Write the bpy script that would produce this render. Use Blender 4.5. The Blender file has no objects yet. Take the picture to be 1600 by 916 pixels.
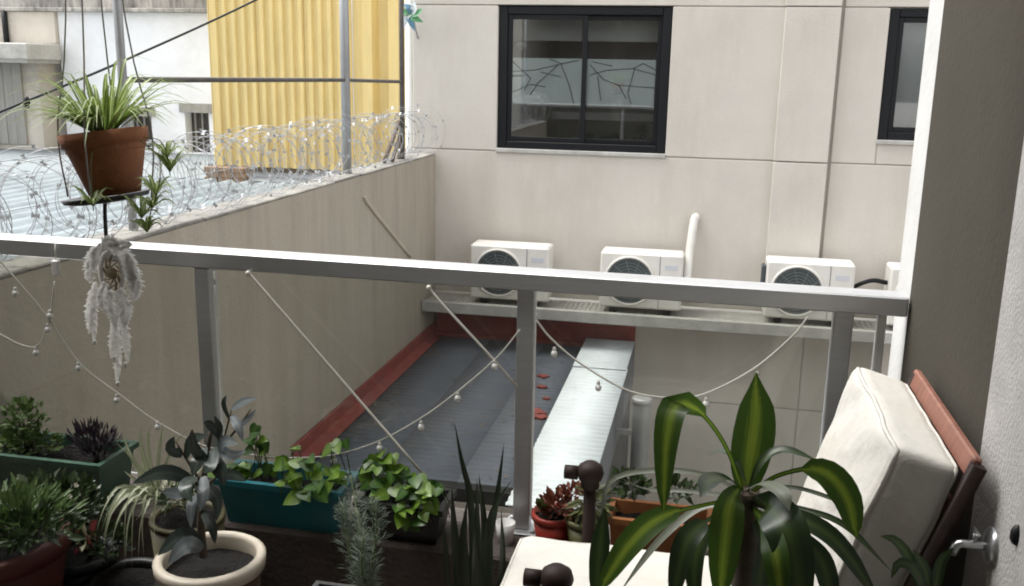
import bpy, math, random
from mathutils import Vector, Matrix, Quaternion
R = math.radians
random.seed(7)
sc = bpy.context.scene
col = sc.collection

# ------------------------------------------------------------------ camera
# heights are measured from eye level (z = 0); balcony floor is at z = -1.615
cam_d = bpy.data.cameras.new("camera"); cam = bpy.data.objects.new("camera", cam_d); col.objects.link(cam)
cam_d.sensor_width = 36.0; cam_d.lens = 33.75; cam_d.clip_end = 500; cam_d.clip_start = 0.05
cam.matrix_world = Matrix(((0.97887176, -0.06409682, 0.19416917, 0),
                           (0.20360910, 0.21824351, -0.95441768, 0),
                           (0.01879898, 0.97378713, 0.22668311, 0), (0, 0, 0, 1)))
sc.camera = cam
# ------------------------------------------------------------------ sky, sun, exposure
SUN_EL, SUN_AZ = 62.0, -80.0          # degrees; azimuth from +Y towards +X
world = bpy.data.worlds.new("World"); sc.world = world; world.use_nodes = True
wn = world.node_tree.nodes; wl = world.node_tree.links
for n in list(wn): wn.remove(n)
sky = wn.new("ShaderNodeTexSky"); sky.sky_type = 'NISHITA'; sky.sun_disc = False
sky.sun_elevation = R(SUN_EL); sky.sun_rotation = R(SUN_AZ); sky.dust_density = 4.0; sky.air_density = 1.0
hs = wn.new("ShaderNodeHueSaturation"); hs.inputs['Saturation'].default_value = 0.10
bg = wn.new("ShaderNodeBackground"); bg.inputs['Strength'].default_value = 0.15
wo = wn.new("ShaderNodeOutputWorld")
wl.new(sky.outputs[0], hs.inputs['Color']); wl.new(hs.outputs[0], bg.inputs['Color']); wl.new(bg.outputs[0], wo.inputs['Surface'])
sun_d = bpy.data.lights.new("sun", 'SUN'); sun_d.energy = 1.15; sun_d.angle = R(45); sun_d.color = (1.0, 0.96, 0.9)
sun = bpy.data.objects.new("sun", sun_d); col.objects.link(sun)
sdir = Vector((math.sin(R(SUN_AZ)) * math.cos(R(SUN_EL)), math.cos(R(SUN_AZ)) * math.cos(R(SUN_EL)), math.sin(R(SUN_EL))))
sun.rotation_euler = sdir.to_track_quat('Z', 'Y').to_euler()
sc.view_settings.view_transform = 'Standard'; sc.view_settings.look = 'None'
sc.view_settings.exposure = 1.42; sc.view_settings.gamma = 1.0
sc.cycles.filter_width = 1.9
sc.cycles.max_bounces = 8; sc.cycles.transparent_max_bounces = 16

# ------------------------------------------------------------------ materials
MATS = {}
def mat(name, c, rough=0.7, var=0.12, scale=4.0, stretch=(1, 1, 1), bump=0.0, bscale=60.0, metal=0.0, dirt=None, dirt_amt=0.0,
        dirt_scale=1.5, dirt_stretch=None, spec=0.5, trans=0.0, coat=0.0):
    if name in MATS: return MATS[name]
    m = bpy.data.materials.new(name); m.use_nodes = True; MATS[name] = m
    nt = m.node_tree; N = nt.nodes; L = nt.links
    b = N["Principled BSDF"]
    b.inputs['Roughness'].default_value = rough; b.inputs['Metallic'].default_value = metal
    b.inputs['Specular IOR Level'].default_value = spec; b.inputs['Coat Weight'].default_value = coat
    tc = N.new("ShaderNodeTexCoord"); mp = N.new("ShaderNodeMapping"); mp.inputs['Scale'].default_value = stretch
    L.new(tc.outputs['Object'], mp.inputs['Vector'])
    no = N.new("ShaderNodeTexNoise"); no.inputs['Scale'].default_value = scale; no.inputs['Detail'].default_value = 6; no.inputs['Roughness'].default_value = 0.65
    L.new(mp.outputs[0], no.inputs['Vector'])
    rp = N.new("ShaderNodeValToRGB")
    rp.color_ramp.elements[0].position = 0.3; rp.color_ramp.elements[1].position = 0.7
    rp.color_ramp.elements[0].color = tuple(x * (1 - var) for x in c) + (1,)
    rp.color_ramp.elements[1].color = tuple(min(1, x * (1 + var)) for x in c) + (1,)
    L.new(no.outputs['Fac'], rp.inputs[0]); out = rp.outputs[0]
    if dirt:
        mp2 = N.new("ShaderNodeMapping"); mp2.inputs['Scale'].default_value = dirt_stretch or (1, 1, 1)
        mp2.inputs['Location'].default_value = (3.1, 1.7, 0.4)
        L.new(tc.outputs['Object'], mp2.inputs['Vector'])
        n2 = N.new("ShaderNodeTexNoise"); n2.inputs['Scale'].default_value = dirt_scale; n2.inputs['Detail'].default_value = 8; n2.inputs['Roughness'].default_value = 0.7
        L.new(mp2.outputs[0], n2.inputs['Vector'])
        r2 = N.new("ShaderNodeValToRGB"); r2.color_ramp.elements[0].position = 0.45; r2.color_ramp.elements[1].position = 0.75
        r2.color_ramp.elements[0].color = (0, 0, 0, 1); r2.color_ramp.elements[1].color = (dirt_amt,) * 3 + (1,)
        L.new(n2.outputs['Fac'], r2.inputs[0])
        mx = N.new("ShaderNodeMixRGB"); mx.inputs['Color2'].default_value = tuple(dirt) + (1,)
        L.new(r2.outputs[0], mx.inputs['Fac']); L.new(out, mx.inputs['Color1']); out = mx.outputs[0]
    L.new(out, b.inputs['Base Color'])
    if bump:
        nb = N.new("ShaderNodeTexNoise"); nb.inputs['Scale'].default_value = bscale; nb.inputs['Detail'].default_value = 5
        L.new(tc.outputs['Object'], nb.inputs['Vector'])
        bp = N.new("ShaderNodeBump"); bp.inputs['Strength'].default_value = bump; bp.inputs['Distance'].default_value = 0.02
        L.new(nb.outputs['Fac'], bp.inputs['Height']); L.new(bp.outputs[0], b.inputs['Normal'])
    return m

def leaf_mat(name, edge, mid, w0=0.1, w1=0.24, rough=0.42, tr=0.25, var=0.25):
    """leaf: colour across the blade from UV (midrib stripe), some translucency, blotches"""
    if name in MATS: return MATS[name]
    m = bpy.data.materials.new(name); m.use_nodes = True; MATS[name] = m
    nt = m.node_tree; N = nt.nodes; L = nt.links; b = N["Principled BSDF"]; out = N["Material Output"]
    uv = N.new("ShaderNodeUVMap"); sp = N.new("ShaderNodeSeparateXYZ"); L.new(uv.outputs[0], sp.inputs[0])
    sb = N.new("ShaderNodeMath"); sb.operation = 'SUBTRACT'; sb.inputs[1].default_value = 0.5; L.new(sp.outputs[0], sb.inputs[0])
    ab = N.new("ShaderNodeMath"); ab.operation = 'ABSOLUTE'; L.new(sb.outputs[0], ab.inputs[0])
    tc = N.new("ShaderNodeTexCoord"); no = N.new("ShaderNodeTexNoise"); no.inputs['Scale'].default_value = 1.0; no.inputs['Detail'].default_value = 5
    cm = N.new('ShaderNodeMapping'); cm.inputs['Scale'].default_value = (26, 3.5, 1); L.new(uv.outputs[0], cm.inputs['Vector'])
    om = N.new('ShaderNodeObjectInfo'); ad = N.new('ShaderNodeVectorMath'); L.new(cm.outputs[0], ad.inputs[0])
    sc_ = N.new('ShaderNodeVectorMath'); sc_.operation = 'SCALE'; sc_.inputs['Scale'].default_value = 37.0; L.new(om.outputs['Random'], sc_.inputs[0]); L.new(sc_.outputs[0], ad.inputs[1])
    L.new(ad.outputs[0], no.inputs['Vector'])
    ma = N.new("ShaderNodeMath"); ma.operation = 'MULTIPLY_ADD'; ma.inputs[1].default_value = 0.30; L.new(no.outputs['Fac'], ma.inputs[0]); L.new(ab.outputs[0], ma.inputs[2])
    rp = N.new("ShaderNodeValToRGB"); rp.color_ramp.elements[0].position = w0 + 0.15; rp.color_ramp.elements[1].position = w1 + 0.15
    rp.color_ramp.elements[0].color = tuple(mid) + (1,); rp.color_ramp.elements[1].color = tuple(edge) + (1,)
    L.new(ma.outputs[0], rp.inputs[0])
    mu = N.new("ShaderNodeMixRGB"); mu.blend_type = 'MULTIPLY'; mu.inputs[0].default_value = 1
    r3 = N.new("ShaderNodeValToRGB"); r3.color_ramp.elements[0].color = (1 - var,) * 3 + (1,); r3.color_ramp.elements[1].color = (1 + var,) * 3 + (1,)
    oi = N.new("ShaderNodeObjectInfo"); n3 = N.new("ShaderNodeTexNoise"); n3.inputs['Scale'].default_value = 6
    L.new(tc.outputs['Object'], n3.inputs['Vector']); av = N.new("ShaderNodeMath"); av.operation = 'ADD'
    L.new(oi.outputs['Random'], av.inputs[0]); L.new(n3.outputs['Fac'], av.inputs[1])
    hf = N.new("ShaderNodeMath"); hf.operation = 'MULTIPLY'; hf.inputs[1].default_value = 0.5; L.new(av.outputs[0], hf.inputs[0]); L.new(hf.outputs[0], r3.inputs[0])
    L.new(rp.outputs[0], mu.inputs[1]); L.new(r3.outputs[0], mu.inputs[2])
    L.new(mu.outputs[0], b.inputs['Base Color']); b.inputs['Roughness'].default_value = rough
    tl = N.new("ShaderNodeBsdfTranslucent"); L.new(mu.outputs[0], tl.inputs[0])
    mx = N.new("ShaderNodeMixShader"); mx.inputs[0].default_value = tr
    L.new(b.outputs[0], mx.inputs[1]); L.new(tl.outputs[0], mx.inputs[2]); L.new(mx.outputs[0], out.inputs[0])
    return m

def glass_mat(name, tint, gloss=0.06, rough=0.02, dust=0.0):
    if name in MATS: return MATS[name]
    m = bpy.data.materials.new(name); m.use_nodes = True; MATS[name] = m
    nt = m.node_tree; N = nt.nodes; L = nt.links; out = N["Material Output"]; N.remove(N["Principled BSDF"])
    t = N.new("ShaderNodeBsdfTransparent"); t.inputs[0].default_value = tuple(tint) + (1,)
    g = N.new("ShaderNodeBsdfGlossy"); g.inputs['Roughness'].default_value = rough; g.inputs[0].default_value = (1, 1, 1, 1)
    d = N.new("ShaderNodeBsdfDiffuse"); d.inputs[0].default_value = (.55, .54, .5, 1)
    fr = N.new("ShaderNodeFresnel"); fr.inputs[0].default_value = 1.45
    ml = N.new("ShaderNodeMath"); ml.operation = 'MULTIPLY'; ml.inputs[1].default_value = gloss / 0.04; ml.use_clamp = True
    L.new(fr.outputs[0], ml.inputs[0])
    x0 = N.new("ShaderNodeMixShader"); x0.inputs[0].default_value = dust; L.new(t.outputs[0], x0.inputs[1]); L.new(d.outputs[0], x0.inputs[2])
    if dust:
        tc = N.new("ShaderNodeTexCoord"); no = N.new("ShaderNodeTexNoise"); no.inputs['Scale'].default_value = 7; no.inputs['Detail'].default_value = 6
        L.new(tc.outputs['Object'], no.inputs['Vector']); mm = N.new("ShaderNodeMath"); mm.operation = 'MULTIPLY'; mm.inputs[1].default_value = 2 * dust
        L.new(no.outputs['Fac'], mm.inputs[0]); L.new(mm.outputs[0], x0.inputs[0])
    x = N.new("ShaderNodeMixShader"); L.new(ml.outputs[0], x.inputs[0]); L.new(x0.outputs[0], x.inputs[1]); L.new(g.outputs[0], x.inputs[2])
    L.new(x.outputs[0], out.inputs[0])
    return m

# ------------------------------------------------------------------ mesh helpers
WL = {}     # world origin of every object built
def tag(o, label=None, cat=None, group=None, kind=None):
    if label: o['label'] = label
    if cat: o['category'] = cat
    if group: o['group'] = group
    if kind: o['kind'] = kind
    return o
def thing(name, loc, label, cat, group=None):
    o = bpy.data.objects.new(name, None); o.empty_display_size = 0.1; col.objects.link(o)
    o.location = loc; WL[o.name] = Vector(loc)
    return tag(o, label, cat, group)
def attach(o, parent, org):
    WL[o.name] = Vector(org)
    if parent is not None:
        o.parent = parent; o.location = Vector(org) - WL[parent.name]
    else: o.location = org
def sm(pts, n):
    """Catmull-Rom resample of a polyline to n+1 points"""
    P = [Vector(p) for p in pts]
    if len(P) == 2: return [P[0].lerp(P[1], i / n) for i in range(n + 1)]
    out = []; k = len(P) - 1
    for i in range(n + 1):
        t = i / n * k; j = min(int(t), k - 1); u = t - j
        p1, p2 = P[j], P[j + 1]; p0 = P[j - 1] if j else p1 * 2 - p2; p3 = P[j + 2] if j + 2 <= k else p2 * 2 - p1
        out.append(0.5 * ((2 * p1) + (p2 - p0) * u + (2 * p0 - 5 * p1 + 4 * p2 - p3) * u * u + (3 * p1 - p0 - 3 * p2 + p3) * u ** 3))
    return out
class MB:
    def __init__(s): s.v = []; s.f = []; s.uv = {}; s.smooth = []
    def face(s, idx, smooth=False, uv=None):
        if uv: s.uv[len(s.f)] = uv
        s.f.append(tuple(idx)); s.smooth.append(smooth)
    def box(s, x0, x1, y0, y1, z0, z1, b=0.0, mtx=None):
        n = len(s.v)
        if b <= 0:
            c = [(x, y, z) for z in (z0, z1) for y in (y0, y1) for x in (x0, x1)]
            fs = [(0, 2, 3, 1), (4, 5, 7, 6), (0, 1, 5, 4), (2, 6, 7, 3), (0, 4, 6, 2), (1, 3, 7, 5)]
        else:
            b = min(b, (x1 - x0) * .45, (y1 - y0) * .45, (z1 - z0) * .45)
            c = []; fs = []; ix = {}
            for i, x in enumerate((x0, x1)):
                for j, y in enumerate((y0, y1)):
                    for k, z in enumerate((z0, z1)):
                        dx, dy, dz = (b if not i else -b), (b if not j else -b), (b if not k else -b)
                        for a, p in enumerate(((x, y + dy, z + dz), (x + dx, y, z + dz), (x + dx, y + dy, z))):
                            ix[(i, j, k, a)] = len(c); c.append(p)
            q = lambda l: fs.append(tuple(ix[t] for t in l))
            for i in (0, 1):
                q([(i, 0, 0, 0), (i, 1, 0, 0), (i, 1, 1, 0), (i, 0, 1, 0)][::1 if i else -1])
                q([(0, i, 0, 1), (1, i, 0, 1), (1, i, 1, 1), (0, i, 1, 1)][::-1 if i else 1])
                q([(0, 0, i, 2), (1, 0, i, 2), (1, 1, i, 2), (0, 1, i, 2)][::1 if i else -1])
            for i in (0, 1):
                for j in (0, 1):
                    q([(i, j, 0, 0), (i, j, 1, 0), (i, j, 1, 1), (i, j, 0, 1)])
                    q([(i, 0, j, 0), (i, 1, j, 0), (i, 1, j, 2), (i, 0, j, 2)])
                    q([(0, i, j, 1), (1, i, j, 1), (1, i, j, 2), (0, i, j, 2)])
                    for k in (0, 1): q([(i, j, k, 0), (i, j, k, 1), (i, j, k, 2)])
        for p in c: s.v.append(tuple(mtx @ Vector(p)) if mtx else p)
        for f in fs: s.face([n + i for i in f])
        return s
    def tube(s, pts, r, seg=6, cap=True, r1=None):
        P = [Vector(p) for p in pts]; n = len(s.v); m = len(P); up = None
        for i, p in enumerate(P):
            t = (P[min(i + 1, m - 1)] - P[max(i - 1, 0)])
            if t.length < 1e-9: t = Vector((0, 0, 1))
            t.normalize()
            if up is None:
                up = t.orthogonal().normalized()
            else:
                up = up - t * up.dot(t)
                up = up.normalized() if up.length > 1e-6 else t.orthogonal().normalized()
            w = t.cross(up)
            rr = r[i] if isinstance(r, (list, tuple)) else (r if r1 is None else r + (r1 - r) * i / max(1, m - 1))
            for k in range(seg):
                a = 2 * math.pi * k / seg; s.v.append(tuple(p + (up * math.cos(a) + w * math.sin(a)) * rr))
        for i in range(m - 1):
            for k in range(seg):
                a = n + i * seg + k; b = n + i * seg + (k + 1) % seg
                s.face((a, b, b + seg, a + seg), True)
        if cap:
            s.face([n + k for k in range(seg)][::-1]); s.face([n + (m - 1) * seg + k for k in range(seg)])
        return s
    def lathe(s, c, prof, seg=24, axis='Z', cap0=True, cap1=True):
        n = len(s.v); c = Vector(c)
        for r, h in prof:
            for k in range(seg):
                a = 2 * math.pi * k / seg; x, y = r * math.cos(a), r * math.sin(a)
                d = Vector((x, y, h)) if axis == 'Z' else (Vector((x, h, y)) if axis == 'Y' else Vector((h, x, y)))
                s.v.append(tuple(c + d))
        for i in range(len(prof) - 1):
            for k in range(seg):
                a = n + i * seg + k; b = n + i * seg + (k + 1) % seg
                s.face((a, b, b + seg, a + seg), True)
        if cap0: s.face([n + k for k in range(seg)][::-1])
        if cap1: s.face([n + (len(prof) - 1) * seg + k for k in range(seg)])
        return s
    def ball(s, c, r, seg=10, rings=6, sz=1.0):
        pr = [(max(1e-4, r * math.sin(math.pi * i / rings)), -r * sz * math.cos(math.pi * i / rings)) for i in range(rings + 1)]
        return s.lathe(c, pr, seg)
    def ribbon(s, pts, w, hint=(0, -1, .35), prof='lance', n=10, fold=0.25, twist=0.0):
        P = sm(pts, n); base = len(s.v); h = Vector(hint).normalized(); acc = []
        for i, p in enumerate(P):
            t = (P[min(i + 1, n)] - P[max(i - 1, 0)]).normalized()
            sd = t.cross(h)
            if sd.length < 1e-3: sd = t.orthogonal()
            sd.normalize(); nn = sd.cross(t).normalized(); u = i / n
            if twist: 
                q = Quaternion(t, twist * u); sd = q @ sd; nn = q @ nn
            if prof == 'lance': ww = math.sin(math.pi * min(1, (0.06 + 0.94 * u)) ** 0.85) ** 0.75
            elif prof == 'grass': ww = (1 - u ** 2.2) * (0.55 + 0.45 * math.sin(math.pi * min(1, u * 1.4)))
            elif prof == 'sword': ww = (1 - u ** 3.5) * (0.7 + 0.3 * math.sin(math.pi * u))
            elif prof == 'tail': ww = max(0.12, max(0.0, math.sin(math.pi * u ** 1.9))) if u < .98 else 0.0   # narrow stalk, wide end
            elif prof == 'corn': ww = max(0.16, max(0.0, math.sin(math.pi * u ** 1.2)) ** 0.7 * (1 - .55 * max(0, u - .8) / .2)) if u < .985 else 0.0
            elif prof == 'flag': ww = 0.15 + 0.05 * u if u < .42 else max(0.0, math.sin(math.pi * (.12 + .88 * (u - .42) / .58))) ** .55
            else: ww = 1.0
            ww = max(ww, 0.02) * w * 0.5
            for a, dz in ((-1, fold), (0, 0), (1, fold)):
                s.v.append(tuple(p + sd * ww * a + nn * ww * dz))
        for i in range(n):
            for k in range(2):
                a = base + i * 3 + k
                s.face((a, a + 1, a + 4, a + 3), True, [(k / 2, i / n), ((k + 1) / 2, i / n), ((k + 1) / 2, (i + 1) / n), (k / 2, (i + 1) / n)])
        return s
    def leaf(s, c, d, nrm, l, w, fold=0.2):
        """small 4-triangle leaf"""
        c = Vector(c); d = Vector(d).normalized(); nrm = Vector(nrm); sd = d.cross(nrm)
        if sd.length < 1e-4: sd = d.orthogonal()
        sd.normalize(); nn = sd.cross(d); b = len(s.v)
        for p in (c, c + d * l * .45 + sd * w * .5 + nn * w * fold, c + d * l * .5, c + d * l * .45 - sd * w * .5 + nn * w * fold, c + d * l):
            s.v.append(tuple(p))
        s.face((b, b + 1, b + 2), False, [(.5, 0), (1, .5), (.5, .5)]); s.face((b, b + 2, b + 3), False, [(.5, 0), (.5, .5), (0, .5)])
        s.face((b + 1, b + 4, b + 2), False, [(1, .5), (.5, 1), (.5, .5)]); s.face((b + 2, b + 4, b + 3), False, [(.5, .5), (.5, 1), (0, .5)])
        return s
    def mesh(s, name, m, org):
        me = bpy.data.meshes.new(name); o = Vector(org)
        me.from_pydata([tuple(Vector(p) - o) for p in s.v], [], s.f)
        me.polygons.foreach_set('use_smooth', s.smooth)
        if s.uv:
            ul = me.uv_layers.new(name="UVMap")
            for i, pl in enumerate(me.polygons):
                u = s.uv.get(i)
                if u:
                    for k, li in enumerate(pl.loop_indices): ul.data[li].uv = u[k]
        me.materials.append(m); me.update(); return me
    def build(s, name, m, parent=None, org=None, bevel=0.0, sharp=40):
        if org is None:
            lo = [min(p[i] for p in s.v) for i in range(3)]; hi = [max(p[i] for p in s.v) for i in range(3)]
            org = ((lo[0] + hi[0]) / 2, (lo[1] + hi[1]) / 2, lo[2])
        me = s.mesh(name, m, org)
        o = bpy.data.objects.new(name, me); col.objects.link(o); attach(o, parent, org)
        return o
def box(name, dims, m, parent=None, b=0.0): return MB().box(*dims, b).build(name, m, parent)
def place(name, me, parent, loc, rot=None, scale=None):
    o = bpy.data.objects.new(name, me); col.objects.link(o); attach(o, parent, loc)
    if rot is not None:
        o.rotation_mode = 'QUATERNION'; o.rotation_quaternion = rot
    if scale is not None: o.scale = (scale,) * 3 if not isinstance(scale, tuple) else scale
    return o
rnd = random.Random(11)
def U(a, b): return rnd.uniform(a, b)

# ================================================================== MATERIALS USED
m_facade = mat("facade_render", (.625, .588, .53), .85, .06, 1.2, bump=.25, bscale=90, dirt=(.46, .40, .33), dirt_amt=.42, dirt_scale=1.5, dirt_stretch=(1.6, 1, .3))
m_joint = mat("beige_joint_filler", (.44, .41, .37), .9)  # even tone of the recessed filler between panels
m_conc = mat("pale_concrete", (.50, .49, .46), .9, .15, 3, bump=.3, bscale=50, dirt=(.2, .19, .17), dirt_amt=.6, dirt_scale=3)
m_tan = mat("tan_wall_paint", (.42, .375, .305), .92, .08, 2.0, (2.5, 2.5, .35), bump=.3, bscale=45, dirt=(.30, .26, .20), dirt_amt=.6, dirt_scale=1.8, dirt_stretch=(2.5, 2.5, .22))
m_black = mat("black_aluminium", (.007, .008, .010), .45, .1, spec=.3)
m_whitept = mat("white_paint", (.78, .78, .76), .5, .05, dirt=(.5, .48, .43), dirt_amt=.3, dirt_scale=4)
m_acw = mat("aged_white_plastic", (.74, .72, .67), .5, .05, dirt=(.45, .42, .36), dirt_amt=.4, dirt_scale=3.5)
m_acd = mat("dark_grille", (.06, .075, .08), .6, .15)
m_red = mat("red_roof_membrane", (.27, .05, .042), .7, .3, 6, bump=.4, bscale=40, dirt=(.16, .07, .07), dirt_amt=.6, dirt_scale=3)
m_roof = mat("slate_blue_sheet_metal", (.098, .112, .140), .85, .15, 2.5, (1, 3, 1), dirt=(.14, .14, .145), dirt_amt=.4, dirt_scale=2.2)
m_rooft = mat("pale_roof_cover", (.70, .76, .80), .85, .04, dirt=(.45, .46, .46), dirt_amt=.4, dirt_scale=2.5)
m_dark = mat("dark_stained_wall", (.13, .13, .135), .85, .2, bump=.2)
m_steel = mat("galvanised_steel", (.42, .43, .44), .45, .12, 8, metal=.6)
m_alu = mat("anodised_aluminium", (.52, .53, .54), .38, .06, 12, (1, 1, 8), metal=.55, dirt=(.35, .34, .32), dirt_amt=.3, dirt_scale=6)
m_yel = mat("yellow_painted_sheet", (.74, .58, .255), .6, .06, 1.0, (1, 1, .4), dirt=(.50, .38, .17), dirt_amt=.6, dirt_scale=1.4, dirt_stretch=(2, 1, .4))
m_wirem = mat("zinc_wire", (.40, .41, .42), .5, .25, metal=.2)
m_old = mat("old_white_wall", (.86, .88, .92), .9, .05, 1.0, bump=.3, bscale=12, dirt=(.55, .52, .47), dirt_amt=.5, dirt_scale=.8)
m_oldb = mat("stained_beige_wall", (.56, .52, .46), .9, .15, 1.0, bump=.3, bscale=12, dirt=(.22, .19, .16), dirt_amt=.8, dirt_scale=.9)
m_terr = mat("pale_terrace_coating", (.215, .245, .26), .75, .15, 1.5, dirt=(.12, .135, .145), dirt_amt=.8, dirt_scale=1.6)
m_gplank = mat("grey_weathered_boards", (.33, .32, .30), .9, .15, 3, (6, 6, .5))
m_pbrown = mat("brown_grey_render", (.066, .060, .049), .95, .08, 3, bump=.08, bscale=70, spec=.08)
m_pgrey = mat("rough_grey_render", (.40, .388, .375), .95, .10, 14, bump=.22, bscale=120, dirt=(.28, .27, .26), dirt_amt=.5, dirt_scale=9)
m_kerb = mat("dark_kerb_render", (.075, .060, .052), .9, .2, 6, bump=.4, bscale=60)
m_floor = mat("floor_tile", (.16, .13, .115), .5, .15, 5)
m_ceil = mat("ceiling_paint", (.62, .60, .57), .9, .04)
m_ground = mat("ground_concrete", (.22, .21, .20), .9, .2, .5)

# ================================================================== SETTING
tag(box('ground', (-250, 250, -250, 250, -6.9, -6.5), m_ground), kind='structure')
bf = tag(box('balcony_floor', (-3.3, .60, -1.6, 2.46, -1.80, -1.625), m_kerb), kind='structure')
tl = MB().box(-.148, .148, -.148, .148, 0, .012, .003).mesh('tile', m_floor, (0, 0, 0))
for i in range(12):
    for j in range(6):
        x, y = -3.1 + i * .3, .80 + j * .3
        if x < .4 and y < 2.35: place('tile', tl, bf, (x, y, -1.628 + rnd.uniform(0, .001)))
tag(MB().box(-3.3, .535, 2.465, 2.80, -1.80, -1.37, .008).build('balcony_kerb', m_kerb), kind='structure')
tag(box('balcony_ceiling', (-3.6, 2.2, -1.75, 1.75, 1.32, 1.5), m_ceil), kind='structure')  # unseen slab, front edge cut back to let more light onto the railing
tag(box('rear_wall', (-3.6, .60, -1.75, -1.605, -1.8, 1.315), m_ceil), kind='structure')
tag(box('side_wall', (-3.6, -3.305, -1.6, 2.46, -6.5, 1.315), m_facade), kind='structure')
tag(box('lower_storey', (-3.3, .60, -1.6, 2.78, -6.5, -1.81), m_facade), kind='structure')

tag(MB().tube([(-3.3, 2.40, 1.335), (.72, 2.40, 1.335)], .022, 10).build('overhead_pipe', m_alu), 'steel pipe spanning overhead that carries the hanging pot', 'pipe')
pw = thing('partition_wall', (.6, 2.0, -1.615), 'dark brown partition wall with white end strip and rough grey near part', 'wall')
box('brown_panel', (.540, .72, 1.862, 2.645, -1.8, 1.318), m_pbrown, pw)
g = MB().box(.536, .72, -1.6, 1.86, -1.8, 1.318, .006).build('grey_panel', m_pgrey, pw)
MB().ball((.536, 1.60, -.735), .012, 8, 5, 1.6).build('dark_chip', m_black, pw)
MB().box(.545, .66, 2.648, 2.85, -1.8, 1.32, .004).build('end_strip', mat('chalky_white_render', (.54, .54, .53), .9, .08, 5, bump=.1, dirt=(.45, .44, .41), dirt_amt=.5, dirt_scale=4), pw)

# ------------------------------------------------------------------ apartment building opposite
ab = thing('apartment_building', (0, 9.7, -6.5), 'beige panelled apartment facade with black windows across the courtyard', 'building')
JW = .005
def panel(x0, x1, z0, z1, y0=9.5, y1=9.74): MB().box(x0 + JW, x1 - JW, y0, y1, z0 + JW, z1 - JW, .006).build('wall_panel', m_facade, ab)
WX0, WX1, WZ0, WZ1 = -2.118, -.445, -.775, .602
for a in ((-3.0, .594, .608, 3.2), (1.098, 4.5, .608, 3.2), (-3.0, WX0, -.80, .608), (WX1, .594, -.80, .608), (1.098, 1.50, -.80, .608),
          (1.50, 2.9, -.80, -.575), (2.9, 4.5, -.80, .608), (-3.0, .594, -2.28, -.80), (1.098, 4.5, -2.28, -.80),
          (-3.0, 1.005, -3.265, -2.38), (1.005, 4.5, -3.265, -2.38), (-3.0, 1.005, -4.9, -3.265), (1.005, 4.5, -4.9, -3.265), (-3.0, 1.005, -6.5, -4.9), (1.005, 4.5, -6.5, -4.9)):
    panel(*a)
for z0, z1 in ((.608, 3.2), (-.80, .608), (-2.28, -.80)): panel(.575, 1.074, z0, z1, 9.44, 9.74)
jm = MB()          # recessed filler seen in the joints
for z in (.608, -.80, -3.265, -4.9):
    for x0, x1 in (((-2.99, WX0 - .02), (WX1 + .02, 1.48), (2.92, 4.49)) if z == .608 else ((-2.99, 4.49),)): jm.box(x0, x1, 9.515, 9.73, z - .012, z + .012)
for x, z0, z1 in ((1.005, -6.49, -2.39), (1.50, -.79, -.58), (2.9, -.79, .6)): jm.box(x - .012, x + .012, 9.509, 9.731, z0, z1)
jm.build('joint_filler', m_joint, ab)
box('pilaster_joint_shade', (1.06, 1.12, 9.514, 9.735, -2.27, 3.19), mat('joint_shade_tone', (.36, .33, .29), .9), ab)  # joint strip by the pilaster; its tone paints the soft edge shadow
box('side_return', (-3.0, -2.9, 9.745, 13, -6.5, 3.2), m_facade, ab)
box('roof_slab', (-3.0, 4.5, 9.745, 13, 3.05, 3.2), m_conc, ab)
m_room = mat("dim_room_paint", (.62, .62, .60), .9, .1)
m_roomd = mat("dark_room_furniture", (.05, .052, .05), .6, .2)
m_pane = glass_mat("window_glass", (.90, .92, .92), gloss=.15)
m_film = mat("frosted_film", (.74, .80, .80), .55, .05, 6)
m_print = mat("film_line_print", (.13, .17, .19), .6)
def window(x0, x1, z0, z1, mull, film):
    w = MB().box(x0, x0 + .085, 9.53, 9.66, z0, z1, .006).box(x1 - .085, x1, 9.53, 9.66, z0, z1, .006) \
        .box(x0 + .086, x1 - .086, 9.53, 9.66, z0, z0 + .075, .006).box(x0 + .086, x1 - .086, 9.53, 9.66, z1 - .075, z1, .006).build('window', m_black, ab)
    MB().box(x0 - .01, x1 + .01, 9.475, 9.529, z0 - .035, z0 + .004, .005).build('sill', m_conc, w)
    for k, (a, b) in enumerate(((x0 + .087, mull + .03), (mull - .03, x1 - .087))):
        y = 9.55 + .035 * k
        MB().box(a, a + .045, y, y + .03, z0 + .077, z1 - .077, .003).box(b - .045, b, y, y + .03, z0 + .077, z1 - .077, .003) \
            .box(a + .046, b - .046, y, y + .03, z0 + .077, z0 + .122, .003).box(a + .046, b - .046, y, y + .03, z1 - .122, z1 - .077, .003).build('sash', m_black, w)
        box('pane', (a + .046, b - .046, y + .012, y + .018, z0 + .123, z1 - .123), m_pane, w)
        if film: box('film', (a + .05, b - .05, y + .021, y + .024, -.33, .115), m_film, w)
    return w
w1 = window(WX0, WX1, WZ0, WZ1, -1.275, True)
pm = MB()
lines = [[(-2.0, -.02), (-1.75, .0), (-1.45, .075), (-1.33, .10)], [(-1.53, .05), (-1.72, -.12), (-1.80, -.24)], [(-1.5, .06), (-1.42, -.12), (-1.36, -.32)],
         [(-2.0, .09), (-1.80, -.08), (-1.86, -.2)], [(-1.98, -.22), (-1.8, -.14), (-1.65, -.16)], [(-1.62, .11), (-1.48, .06)], [(-1.7, -.02), (-1.5, -.06)],
         [(-1.22, -.04), (-1.05, .01), (-.80, .03), (-.52, -.04)], [(-.8, .03), (-.7, .08), (-.54, .0)], [(-1.22, .06), (-1.08, -.08), (-.93, -.13), (-.55, -.15)],
         [(-.78, .04), (-.84, -.2), (-.80, -.31)], [(-1.14, -.05), (-1.10, -.28)], [(-.93, -.13), (-.85, -.26)], [(-1.2, .09), (-1.0, .05)]]
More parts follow.
